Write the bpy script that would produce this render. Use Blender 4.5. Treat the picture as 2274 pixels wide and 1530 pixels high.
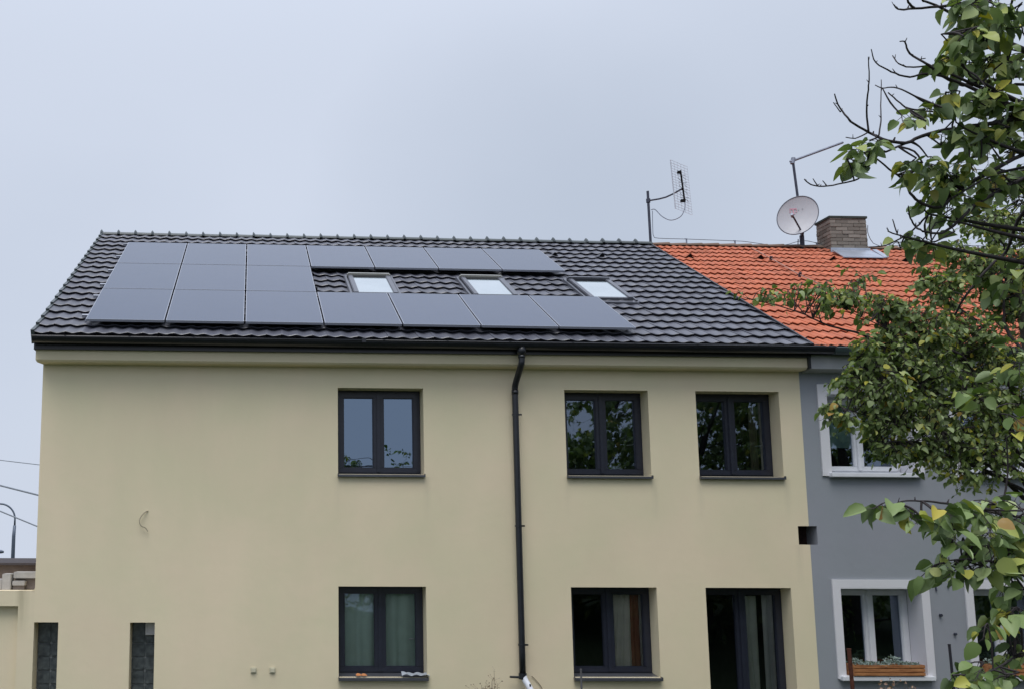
import bpy, math, random
import numpy as np
from math import sin, cos, pi, radians
from mathutils import Vector, Matrix
S = bpy.context.scene
for o in list(bpy.data.objects): bpy.data.objects.remove(o)
COL = S.collection
# ------------------------------------------------------------------ camera
cd = bpy.data.cameras.new('camera'); cam = bpy.data.objects.new('camera', cd); COL.objects.link(cam)
CAM = (0.0, -13.57, -0.2344)
Rw = ((0.999547, -0.029680, 0.004989), (0.028803, 0.991422, 0.127488), (-0.008730, -0.127286, 0.991828))
M = Matrix(((Rw[0][0], Rw[2][0], -Rw[1][0]), (Rw[0][1], Rw[2][1], -Rw[1][1]), (Rw[0][2], Rw[2][2], -Rw[1][2]))).to_4x4()
M.translation = CAM
cam.matrix_world = M
cd.sensor_fit = 'HORIZONTAL'; cd.sensor_width = 36; cd.lens = 36*2100/2274
cd.shift_x = (1137-615.05)/2274; cd.shift_y = (916.27-765)/2274
cd.clip_start = 0.05; cd.clip_end = 2000
S.camera = cam
# ------------------------------------------------------------------ world, sun, exposure
SUN_EL, SUN_AZ = radians(66), radians(197)      # azimuth: sun stands behind the viewer, a little left
w = bpy.data.worlds.new('World'); S.world = w; w.use_nodes = True
nt = w.node_tree; nt.nodes.clear()
def wn(t, **k):
    n = nt.nodes.new(t)
    for a, b in k.items(): setattr(n, a, b)
    return n
def wmath(op, a, b=None, clamp=False):
    n = wn('ShaderNodeMath', operation=op); n.use_clamp = clamp
    for i, v in enumerate((a, b)):
        if v is None: continue
        if isinstance(v, (int, float)): n.inputs[i].default_value = v
        else: nt.links.new(v, n.inputs[i])
    return n.outputs[0]
sky = wn('ShaderNodeTexSky', sky_type='NISHITA'); sky.sun_disc = False
sky.sun_elevation = SUN_EL; sky.sun_rotation = SUN_AZ; sky.air_density = 1.0; sky.dust_density = 3.0
bg1 = wn('ShaderNodeBackground'); bg1.inputs[1].default_value = 0.05
nt.links.new(sky.outputs[0], bg1.inputs[0])
tc = wn('ShaderNodeTexCoord')
sep = wn('ShaderNodeSeparateXYZ'); nt.links.new(tc.outputs['Generated'], sep.inputs[0])
nz = wn('ShaderNodeTexNoise'); nz.inputs['Scale'].default_value = 1.7; nz.inputs['Detail'].default_value = 5; nz.inputs['Roughness'].default_value = .45
mp = wn('ShaderNodeMapping'); mp.inputs['Location'].default_value = (3.3, 1.2, 0.4); mp.inputs['Scale'].default_value = (1, 1, 1.5)
nt.links.new(tc.outputs['Generated'], mp.inputs[0]); nt.links.new(mp.outputs[0], nz.inputs[0])
def cloud(dx, dy, dz, width):    # a bank of thicker cloud round one direction
    d = wn('ShaderNodeVectorMath', operation='DOT_PRODUCT'); v = Vector((dx, dy, dz)).normalized(); d.inputs[1].default_value = v
    nt.links.new(tc.outputs['Generated'], d.inputs[0])
    m = wn('ShaderNodeMapRange', interpolation_type='SMOOTHSTEP'); m.inputs[1].default_value = cos(width); m.inputs[2].default_value = 1.0
    nt.links.new(d.outputs['Value'], m.inputs[0]); return m.outputs[0]
c1 = cloud(0.27, 0.93, 0.30, 0.26); c2 = cloud(0.48, 0.83, 0.22, 0.40)
thick = wmath('ADD', wmath('MULTIPLY', c1, .42), wmath('MULTIPLY', c2, .28))
thick = wmath('ADD', thick, wmath('MULTIPLY', wmath('SUBTRACT', nz.outputs[0], .5), 1.0))
thick = wmath('ADD', thick, .12, True)
mix = wn('ShaderNodeMix', data_type='RGBA'); mix.inputs[6].default_value = (0.715, 0.785, 0.925, 1); mix.inputs[7].default_value = (0.50, 0.575, 0.70, 1)
nt.links.new(thick, mix.inputs[0])
zen = wn('ShaderNodeMapRange', interpolation_type='SMOOTHSTEP'); zen.inputs[1].default_value = .42; zen.inputs[2].default_value = 1.0; zen.inputs[3].default_value = 1.0; zen.inputs[4].default_value = 1.7
nt.links.new(sep.outputs[2], zen.inputs[0])
bg2 = wn('ShaderNodeBackground'); nt.links.new(mix.outputs[2], bg2.inputs[0]); nt.links.new(wmath('MULTIPLY', zen.outputs[0], 0.97), bg2.inputs[1])
ms = wn('ShaderNodeMixShader'); ms.inputs[0].default_value = 0.90
nt.links.new(bg1.outputs[0], ms.inputs[1]); nt.links.new(bg2.outputs[0], ms.inputs[2])
wo = wn('ShaderNodeOutputWorld'); nt.links.new(ms.outputs[0], wo.inputs[0])
sl = bpy.data.lights.new('sun', 'SUN'); sl.energy = 2.25; sl.angle = radians(38); sl.color = (1, .96, .9)
so = bpy.data.objects.new('sun', sl); COL.objects.link(so)
sd = Vector((cos(SUN_EL)*sin(SUN_AZ), cos(SUN_EL)*cos(SUN_AZ), sin(SUN_EL)))
so.rotation_euler = sd.to_track_quat('Z', 'Y').to_euler(); so.location = (-5, -20, 20)
S.view_settings.view_transform = 'Standard'; S.view_settings.look = 'None'
S.view_settings.exposure = 0; S.view_settings.gamma = 1; S.view_settings.use_curve_mapping = False
S.cycles.max_bounces = 8; S.cycles.transparent_max_bounces = 12

# ------------------------------------------------------------------ materials
def lin(r, g, b): return tuple(((c/255)/12.92 if c/255 <= .04045 else ((c/255+.055)/1.055)**2.4) for c in (r, g, b))+(1,)
class Mat:
    def __init__(s, name, base=(.5, .5, .5, 1), rough=.7, spec=.5, metal=0):
        s.m = bpy.data.materials.new(name); s.m.use_nodes = True; s.nt = s.m.node_tree
        s.b = s.nt.nodes['Principled BSDF']; s.out = s.nt.nodes['Material Output']
        s.b.inputs['Base Color'].default_value = tuple(base[:3])+(1,); s.b.inputs['Roughness'].default_value = rough
        s.b.inputs['Specular IOR Level'].default_value = spec; s.b.inputs['Metallic'].default_value = metal
        s.obj = None
    def n(s, t, **k):
        n = s.nt.nodes.new(t)
        for a, b in k.items(): setattr(n, a, b)
        return n
    def l(s, a, b): s.nt.links.new(a, b)
    def co(s):
        if not s.obj: s.obj = s.n('ShaderNodeTexCoord').outputs['Object']
        return s.obj
    def noise(s, scale, detail=3, rough=.5, stretch=None, fac=True):
        n = s.n('ShaderNodeTexNoise'); n.inputs['Scale'].default_value = scale; n.inputs['Detail'].default_value = detail; n.inputs['Roughness'].default_value = rough
        if stretch:
            m = s.n('ShaderNodeMapping'); m.inputs['Scale'].default_value = stretch; s.l(s.co(), m.inputs[0]); s.l(m.outputs[0], n.inputs[0])
        else: s.l(s.co(), n.inputs[0])
        return n.outputs[0]
    def ramp(s, fac, stops):
        r = s.n('ShaderNodeValToRGB'); e = r.color_ramp.elements
        while len(e) < len(stops): e.new(.5)
        for x, (p, c) in zip(e, stops): x.position = p; x.color = tuple(c[:3])+(1,)
        s.l(fac, r.inputs[0]); return r.outputs[0]
    def mix(s, fac, a, b, mode='MIX'):
        n = s.n('ShaderNodeMix', data_type='RGBA', blend_type=mode)
        for i, v in ((0, fac), (6, a), (7, b)):
            if isinstance(v, (int, float)): n.inputs[i].default_value = v
            elif isinstance(v, tuple): n.inputs[i].default_value = tuple(v[:3])+(1,)
            else: s.l(v, n.inputs[i])
        return n.outputs[2]
    def math(s, op, a, b=0, clamp=False):
        n = s.n('ShaderNodeMath', operation=op); n.use_clamp = clamp
        for i, v in enumerate((a, b)):
            if isinstance(v, (int, float)): n.inputs[i].default_value = v
            else: s.l(v, n.inputs[i])
        return n.outputs[0]
    def color(s, c): s.l(c, s.b.inputs['Base Color']); return s
    def bump(s, h, strength=.3, dist=.01):
        n = s.n('ShaderNodeBump'); n.inputs['Strength'].default_value = strength; n.inputs['Distance'].default_value = dist
        s.l(h, n.inputs['Height']); s.l(n.outputs[0], s.b.inputs['Normal']); return s
def plain(name, c, rough=.6, spec=.5, metal=0, var=.12, scale=8, bump=0):
    m = Mat(name, c, rough, spec, metal)
    d = tuple(x*(1-var) for x in c[:3]); e = tuple(min(1, x*(1+var)) for x in c[:3])
    m.color(m.ramp(m.noise(scale, 4, .6), [(.3, d), (.7, e)]))
    if bump: m.bump(m.noise(scale*12, 3), bump, .004)
    return m.m
def stucco(name, c, mott=.035, stain=None):
    m = Mat(name, c, .92, .25)
    g = (c[0]*(1-mott), c[1]*(1+mott*.4), c[2]*(1-mott*.5)); p = (c[0]*(1+mott), c[1]*(1-mott*.3), c[2]*(1+mott*.6))
    col = m.ramp(m.noise(.9, 4, .55), [(.35, g), (.65, p)])
    col = m.mix(.5, col, m.ramp(m.noise(260, 2, .7), [(.3, tuple(x*.93 for x in c)), (.7, tuple(x*1.07 for x in c))]))
    streak = m.ramp(m.noise(.55, 4, .55, (1.6, 1, .8)), [(.35, (.955, .955, .955)), (.65, (1.02, 1.02, 1.02))])
    col = m.mix(.8, col, streak, 'MULTIPLY')
    patch = m.ramp(m.noise(.23, 6, .62), [(.40, (.97, .975, .965)), (.60, (1.025, 1.015, 1.02))])
    col = m.mix(.9, col, patch, 'MULTIPLY')
    speck = m.ramp(m.noise(34, 2, .8), [(.66, (1, 1, 1)), (.78, (.88, .88, .86))])
    col = m.mix(.5, col, speck, 'MULTIPLY')
    if stain:
        col = stain(m, col)
    m.color(col); m.bump(m.math('ADD', m.noise(240, 3, .75), m.math('MULTIPLY', m.noise(7, 3, .5), 1.2)), .5, .004)
    return m.m
CREAM = (.715, .634, .452)
def sill_stain(m, col):   # grime that has run down below the sill ends
    sp = m.n('ShaderNodeSeparateXYZ'); m.l(m.co(), sp.inputs[0]); nz_ = m.noise(5, 4, .6, (9, 1, .5)); tot = None
    for (x, z, a) in ((1.27, .60, .5), (2.56, .60, .9), (4.60, .60, .5), (5.88, .60, 1.), (6.55, .60, .7), (7.83, .60, 1.), (3.95, 2.2, .8), (3.78, 1.5, .35), (7.95, -.34, .8), (8.2, -.34, .8)):
        kx = m.math('SUBTRACT', 1, m.math('MULTIPLY', m.math('ABSOLUTE', m.math('SUBTRACT', sp.outputs[0], x)), 14), True)
        kz = m.math('SUBTRACT', 1, m.math('MULTIPLY', m.math('SUBTRACT', z, sp.outputs[2]), 1.5), True)
        up = m.math('LESS_THAN', sp.outputs[2], z)
        k = m.math('MULTIPLY', m.math('MULTIPLY', kx, kz), m.math('MULTIPLY', up, a))
        tot = k if tot is None else m.math('ADD', tot, k)
    return m.mix(m.math('MULTIPLY', m.math('MULTIPLY', tot, nz_), .55, True), col, tuple(v*.66 for v in (.60, .56, .42)))
def annex_stain(m, col):   # rain run-off from the parapet
    sp = m.n('ShaderNodeSeparateXYZ'); m.l(m.co(), sp.inputs[0])
    nz_ = m.noise(3, 3, .6, (6, 1, .4))
    band = m.math('ABSOLUTE', m.math('ADD', sp.outputs[0], 3.16))
    k = m.math('SUBTRACT', 1, m.math('MULTIPLY', band, 9), True)
    k = m.math('MULTIPLY', k, nz_)
    k2 = m.math('MULTIPLY', m.math('ADD', sp.outputs[2], 1.75), 1.3, True)
    return m.mix(m.math('MULTIPLY', m.math('MULTIPLY', k, k2), 1.1, True), col, (.27, .235, .15))
M_cream = stucco('cream_render', CREAM, stain=sill_stain)
M_cream_annex = stucco('annex_render', (.70, .62, .445), stain=annex_stain)
M_greywall = stucco('grey_render', (.285, .305, .34), .03)
M_surround = stucco('pale_surround', (.66, .66, .70), .02)
M_greycornice = stucco('pale_cornice', (.38, .39, .41), .02)
M_white = plain('white_window_plastic', (.66, .68, .72), .35, .5, var=.05)
M_anth = plain('anthracite_window_frame', (.016, .019, .033), .38, .5, var=.15)
M_sill = plain('anthracite_sill_metal', (.075, .08, .095), .38, .6, .3, var=.1)
M_gutter = plain('black_gutter_metal', (.010, .011, .017), .36, .5, var=.2)
M_pipe = plain('black_downpipe_metal', (.014, .016, .022), .34, .5, var=.2)
M_whitepipe = plain('white_plastic_pipe', (.6, .63, .7), .4, .5, var=.1)
M_alu = plain('bare_aluminium', (.55, .56, .6), .35, .5, .9, var=.1)
M_zinc = plain('zinc_sheet', (.42, .46, .54), .38, .5, .6, var=.12, scale=4)
M_steel = plain('dark_steel', (.045, .05, .075), .5, .5, .4, var=.2)
M_steelgrey = plain('galvanised_steel', (.22, .24, .30), .5, .5, .5, var=.2)
M_wire = plain('conductor_wire', (.13, .15, .18), .5, .5, .6, var=.1)
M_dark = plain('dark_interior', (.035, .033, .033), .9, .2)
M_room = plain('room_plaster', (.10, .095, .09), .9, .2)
M_rust = plain('rusty_iron', (.085, .032, .022), .85, .2, var=.4, scale=20, bump=.3)
M_blackpole = plain('black_pole', (.02, .02, .028), .6, .4)
M_white2 = plain('white_part', (.62, .62, .63), .5, .4, var=.05)
M_soil = plain('soil', (.03, .022, .015), .95, .1, var=.3, scale=30, bump=.5)
M_black = plain('matt_black', (.006, .006, .008), .8, .2)

def tile_mat(name, c, rough, spec, var, moss=None):
    m = Mat(name, c, rough, spec)
    at = m.n('ShaderNodeAttribute', attribute_name='tile')
    col = m.ramp(at.outputs['Fac'], [(0, tuple(x*(1-var) for x in c)), (1, tuple(x*(1+var) for x in c))])
    col = m.mix(.45, col, m.ramp(m.noise(22, 5, .65), [(.3, tuple(x*.78 for x in c)), (.7, tuple(x*1.2 for x in c))]))
    if moss:
        k = m.ramp(m.noise(1.3, 6, .7), [(.55, (0, 0, 0)), (.75, (1, 1, 1))])
        col = m.mix(k, col, moss)
    m.color(col); m.bump(m.noise(90, 3, .6), .2, .003)
    rr = m.ramp(m.noise(3, 4, .6), [(.3, (rough*.8,)*3), (.7, (min(1, rough*1.25),)*3)]); m.l(rr, m.b.inputs['Roughness'])
    return m.m
M_btile = tile_mat('black_roof_tile', (.080, .084, .110), .42, .95, .28, (.105, .108, .122))
M_rtile = tile_mat('red_roof_tile', (.45, .135, .070), .68, .35, .24, (.28, .11, .075))
M_bridge = tile_mat('black_ridge_tile', (.06, .075, .08), .42, .6, .15)
M_rridge = tile_mat('weathered_ridge_tile', (.19, .13, .10), .85, .2, .45, (.15, .13, .10))

def panel_glass():
    m = Mat('solar_cell_glass', (.012, .015, .03), .10, .5)
    m.b.inputs['IOR'].default_value = 1.85
    sp = m.n('ShaderNodeSeparateXYZ'); m.l(m.co(), sp.inputs[0])
    oi = m.n('ShaderNodeObjectInfo')
    c = m.ramp(oi.outputs['Random'], [(0, (.014, .030, .075)), (1, (.018, .033, .080))])
    # dark cell grid, 6 x 10 cells
    def line(o, period, wd):
        f = m.math('FRACT', m.math('DIVIDE', m.math('ADD', o, 10.0), period))
        return m.math('LESS_THAN', m.math('ABSOLUTE', m.math('SUBTRACT', f, .5)), wd)
    g = m.math('MAXIMUM', line(sp.outputs[0], .1846, .018), line(sp.outputs[1], .1650, .018))
    m.color(m.mix(g, c, (.011, .024, .062)))
    m.bump(m.noise(1.1, 2), .10, .01)
    dust = m.ramp(m.noise(2.5, 5, .65), [(.35, (.07,)*3), (.7, (.17,)*3)]); m.l(dust, m.b.inputs['Roughness'])
    return m.m
M_pglass = panel_glass()

def window_glass(name, tint, refl, rough=0.0, rc=(.66, .80, 1.0, 1)):
    m = Mat(name); nt_ = m.nt
    tr = m.n('ShaderNodeBsdfTransparent'); tr.inputs[0].default_value = tint+(1,)
    gl = m.n('ShaderNodeBsdfGlossy'); gl.inputs['Roughness'].default_value = rough; gl.inputs['Color'].default_value = rc
    fr = m.n('ShaderNodeFresnel'); fr.inputs['IOR'].default_value = 1.5
    f = m.math('ADD', m.math('MULTIPLY', fr.outputs[0], 1.4), refl, True)
    b = m.n('ShaderNodeBump'); b.inputs['Strength'].default_value = .06; b.inputs['Distance'].default_value = .02
    m.l(m.noise(2.5, 1), b.inputs['Height']); m.l(b.outputs[0], gl.inputs['Normal'])
    x = m.n('ShaderNodeMixShader'); m.l(f, x.inputs[0]); m.l(tr.outputs[0], x.inputs[1]); m.l(gl.outputs[0], x.inputs[2])
    m.l(x.outputs[0], m.out.inputs[0]); return m.m
M_glass = window_glass('window_glass', (.70, .74, .72), .13, .016)
M_glass_low = window_glass('lower_window_glass', (.97, 1.0, .98), .03, .01)
M_glass_up = window_glass('sun_control_window_glass', (.10, .14, .26), .21, 0.0, (.58, .76, 1.0, 1))
def sky_glass():
    m = Mat('roof_window_glass', (.36, .42, .47), .05, .8); m.b.inputs['IOR'].default_value = 1.7
    m.b.inputs['Coat Weight'].default_value = 1; m.b.inputs['Coat Roughness'].default_value = .02
    m.color(m.ramp(m.noise(2, 2), [(.3, (.27, .33, .37)), (.7, (.34, .40, .44))]))
    return m.m
M_rglass = sky_glass()
def glassblock():
    m = Mat('glass_block', (.028, .035, .043), .25, .6)
    m.color(m.ramp(m.noise(14, 3), [(.3, (.04, .048, .057)), (.7, (.115, .135, .145))])); return m.m
M_block = glassblock()
M_mortar = plain('block_mortar', (.22, .24, .245), .8, .3)

def leafmat(name, stops, trans=.28):
    m = Mat(name, (.06, .1, .03), .55, .4)
    g = m.n('ShaderNodeNewGeometry')
    col = m.ramp(g.outputs['Random Per Island'], stops)
    bf = m.mix(g.outputs['Backfacing'], col, (.17, .22, .13))
    m.l(m.mix(.55, col, bf), m.b.inputs['Base Color'])
    rr = m.ramp(m.noise(40, 2), [(.3, (.45,)*3), (.7, (.75,)*3)]); m.l(rr, m.b.inputs['Roughness'])
    t = m.n('ShaderNodeBsdfTranslucent'); m.l(m.mix(1, col, (1.4, 1.6, .6), 'MULTIPLY'), t.inputs[0])
    x = m.n('ShaderNodeMixShader'); x.inputs[0].default_value = trans
    m.l(m.b.outputs[0], x.inputs[1]); m.l(t.outputs[0], x.inputs[2]); m.l(x.outputs[0], m.out.inputs[0])
    return m.m
M_leafN = leafmat('broad_leaf', [(0, (.045, .08, .02)), (.28, (.09, .145, .035)), (.5, (.15, .22, .065)), (.68, (.30, .38, .19)), (.90, (.31, .35, .08)), (.97, (.42, .38, .05)), (1, (.28, .16, .06))], .14)
M_leafF = leafmat('small_leaf', [(0, (.05, .078, .02)), (.3, (.095, .14, .038)), (.6, (.165, .225, .07)), (.85, (.31, .38, .20)), (.985, (.40, .37, .04)), (1, (.32, .19, .05))])
M_bark = plain('bark', (.085, .075, .065), .85, .2, var=.35, scale=18, bump=.5)
M_twig = plain('twig_bark', (.04, .034, .036), .8, .2, var=.35, scale=30)
M_dry = plain('dry_stem', (.16, .12, .085), .9, .1, var=.3, scale=30)

# ------------------------------------------------------------------ mesh helpers
class MB:
    def __init__(s): s.v = []; s.f = []; s.a = []
    def add(s, vs, fs, a=None):
        k = len(s.v); s.v += [tuple(p) for p in vs]; s.f += [tuple(i+k for i in f) for f in fs]
        s.a += [(.5 if a is None else a)]*len(fs); return s
    def box(s, x0, x1, y0, y1, z0, z1, fn=None, bev=0):
        if bev:
            b = min(bev, (x1-x0)/2.01, (y1-y0)/2.01, (z1-z0)/2.01)
            pts = []; 
            bm = __import__('bmesh').new(); __import__('bmesh').ops.create_cube(bm, size=1)
            for v in bm.verts: v.co = Vector((x0+(v.co.x+.5)*(x1-x0), y0+(v.co.y+.5)*(y1-y0), z0+(v.co.z+.5)*(z1-z0)))
            __import__('bmesh').ops.bevel(bm, geom=bm.edges[:], offset=b, segments=2, affect='EDGES')
            bm.verts.index_update()
            vs = [tuple(v.co) for v in bm.verts]; fs = [[v.index for v in f.verts] for f in bm.faces]; bm.free()
        else:
            vs = [(x0, y0, z0), (x1, y0, z0), (x1, y1, z0), (x0, y1, z0), (x0, y0, z1), (x1, y0, z1), (x1, y1, z1), (x0, y1, z1)]
            fs = [(0, 3, 2, 1), (4, 5, 6, 7), (0, 1, 5, 4), (1, 2, 6, 5), (2, 3, 7, 6), (3, 0, 4, 7)]
        if fn: vs = [fn(*p) for p in vs]
        return s.add(vs, fs)
    def tube(s, pts, r, n=8, caps=True, flat=1.0):
        P = [Vector(p[:3]) for p in pts]
        rs = [p[3] if len(p) > 3 else (r[i] if isinstance(r, (list, tuple)) else r) for i, p in enumerate(pts)]
        vs = []; ref = None
        for i, p in enumerate(P):
            t = (P[min(i+1, len(P)-1)]-P[max(i-1, 0)])
            t = t.normalized() if t.length > 1e-9 else Vector((0, 0, 1))
            if ref is None:
                ref = Vector((0, 0, 1)) if abs(t.z) < .9 else Vector((1, 0, 0))
            u = (ref-t*ref.dot(t)).normalized(); ref = u; v = t.cross(u)
            for k in range(n):
                a = 2*pi*k/n; vs.append(p+u*(cos(a)*rs[i])+v*(sin(a)*rs[i]*flat))
        fs = []
        for i in range(len(P)-1):
            for k in range(n):
                a = i*n+k; b = i*n+(k+1) % n; fs.append((a, b, b+n, a+n))
        if caps: fs.append(tuple(range(n))[::-1]); fs.append(tuple((len(P)-1)*n+k for k in range(n)))
        return s.add(vs, fs)
    def build(s, name, mat, parent=None, smooth=False, attr=None):
        me = bpy.data.meshes.new(name); me.from_pydata(s.v, [], s.f); me.update()
        if attr:
            at = me.attributes.new(attr, 'FLOAT', 'FACE'); at.data.foreach_set('value', s.a)
        if smooth: me.polygons.foreach_set('use_smooth', [True]*len(me.polygons))
        me.materials.append(mat); o = bpy.data.objects.new(name, me); COL.objects.link(o)
        if parent is not None: o.parent = parent
        return o
def tag(o, label=None, cat=None, group=None, kind=None):
    if label: o['label'] = label
    if cat: o['category'] = cat
    if group: o['group'] = group
    if kind: o['kind'] = kind
    return o
def thing(name, label, cat, group=None, loc=(0, 0, 0)):
    o = bpy.data.objects.new(name, None); COL.objects.link(o); o.location = loc; o.empty_display_size = .2
    return tag(o, label, cat, group)
def smoothpath(pts, sub=4):
    P = [Vector(p[:3]) for p in pts]; R = [p[3] if len(p) > 3 else 0 for p in pts]; out = []
    for i in range(len(P)-1):
        a, b, c, d = P[max(i-1, 0)], P[i], P[i+1], P[min(i+2, len(P)-1)]
        for k in range(sub):
            t = k/sub; q = .5*((2*b)+(c-a)*t+(2*a-5*b+4*c-d)*t*t+(3*b-a-3*c+d)*t**3)
            out.append((q.x, q.y, q.z, R[i]+(R[i+1]-R[i])*t))
    out.append((*P[-1], R[-1])); return out

# ------------------------------------------------------------------ ground
def ground():
    n = 60; vs = []; fs = []
    xs = [-400, -150, -60]+[-30+i*2 for i in range(31)]+[60, 150, 400]; ys = [-400, -150, -60]+[-30+i*2 for i in range(31)]+[60, 150, 400]
    for y in ys:
        for x in xs:
            t = min(1, max(0, (-y-1.0)/12.5)); t = t*t*(3-2*t)
            vs.append((x, y, -3.25+1.4*t+.05*sin(x*1.3+y)*t-(.055*(y-12) if y > 12 else 0)))
    w_ = len(xs)
    for j in range(len(ys)-1):
        for i in range(w_-1):
            a = j*w_+i; fs.append((a, a+1, a+1+w_, a+w_))
    m = Mat('lawn', (.05, .08, .03), .95, .1)
    m.color(m.ramp(m.noise(.6, 8, .7), [(.3, (.02, .028, .012)), (.5, (.032, .045, .018)), (.72, (.055, .06, .028))])); m.bump(m.noise(30, 4), .6, .03)
    mb = MB(); mb.add(vs, fs); o = mb.build('ground', m.m, None, True); tag(o, kind='structure')
ground()

# ------------------------------------------------------------------ roof frame of reference
SL = 0.5207; PX0, PY0, PZ0 = -2.3843, -0.12, 2.8307; PW, PH = 1.154, 1.6946
KY, KZ = .005/PW, -.0037/PW
def RP(x, s, n):      # point on the roof: x along the eaves, s up the slope, n out of the slope
    d = x-PX0
    return (x, PY0+KY*d+s*cos(SL)-n*sin(SL), PZ0+KZ*d+s*sin(SL)+n*cos(SL))
S_E, S_R = -0.30, 6.42; N_T = -0.165
XL, XR = -2.99, 8.116
ROOF_L = -3.09
def joint(s): return 8.19+(s-S_E)*.034
def tiles(mb, xlo, xhi, wave, amp, lip, rows, prof, per=8, seam=.006, seed=1, s0=S_E, s1=S_R, back=False):
    rnd = random.Random(seed); pitch = (s1-s0)/rows
    for j in range(rows):
        sa, sb = s0+j*pitch, s0+(j+1)*pitch+.02
        xa, xb = xlo(sa), xhi(sa)
        i0 = int(math.floor(xa/wave)); i1 = int(math.ceil(xb/wave))
        for i in range(i0, i1):
            col = rnd.random(); jit = rnd.uniform(-.007, .007); jn = rnd.uniform(-.004, .004)
            vs = []; fs = []
            for k in range(per+1):
                t = k/per; x = (i+t)*wave
                h = amp*prof(t)+seam*(1-t)+jn
                xq = min(max(x, xa), xb); xq2 = min(max(x, xlo(sb)), xhi(sb))
                vs += [RP(xq, sa+jit+.055, N_T+h-.012), RP(xq, sa+jit, N_T+lip+h-.006), RP(xq, sa+jit+.008, N_T+lip+h), RP(xq2, sb, N_T+.004+h)]
            for k in range(per):
                a = k*4
                if vs[a][0] >= vs[a+4][0]-1e-6 and vs[a+3][0] >= vs[a+7][0]-1e-6: continue
                fs += [(a, a+4, a+5, a+1), (a+1, a+5, a+6, a+2), (a+2, a+6, a+7, a+3)]
            # left edge of the tile
            fs.append((0, 1, 2, 3))
            if back: vs = [back(p) for p in vs]
            mb.add(vs, fs, col)
    return mb
bprof = lambda t: .5+.5*cos(2*pi*t)
def rprof(t):
    return .5+.5*sin(2*pi*t)+.16*sin(4*pi*t)
Y_R = RP(3, S_R, N_T)[1]
def mirror(p): return (p[0], 2*Y_R-p[1], p[2])

# ------------------------------------------------------------------ walls with openings
def wall_with_holes(mb, x0, x1, z0, z1, holes, y, rev, edge=.012):
    xs = sorted({x0, x1}|{h[0] for h in holes}|{h[1] for h in holes}); zs = sorted({z0, z1}|{h[2] for h in holes}|{h[3] for h in holes})
    xs = [x for x in xs if x0 <= x <= x1]; zs = [z for z in zs if z0 <= z <= z1]
    for i in range(len(xs)-1):
        for j in range(len(zs)-1):
            cx, cz = (xs[i]+xs[i+1])/2, (zs[j]+zs[j+1])/2
            if any(h[0] < cx < h[1] and h[2] < cz < h[3] for h in holes): continue
            mb.add([(xs[i], y, zs[j]), (xs[i+1], y, zs[j]), (xs[i+1], y, zs[j+1]), (xs[i], y, zs[j+1])], [(0, 1, 2, 3)])
    for a, b, c, d in [h[:4] for h in holes]:
        r = y+rev
        if a > x0-1e-6: mb.add([(a, y, c), (a, r, c), (a, r, d), (a, y, d)], [(3, 2, 1, 0)])
        if b < x1+1e-6: mb.add([(b, y, c), (b, r, c), (b, r, d), (b, y, d)], [(0, 1, 2, 3)])
        mb.add([(a, y, d), (b, y, d), (b, r, d), (a, r, d)], [(0, 1, 2, 3)])
        mb.add([(a, y, c), (b, y, c), (b, r, c), (a, r, c)], [(3, 2, 1, 0)])
    return mb

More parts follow.
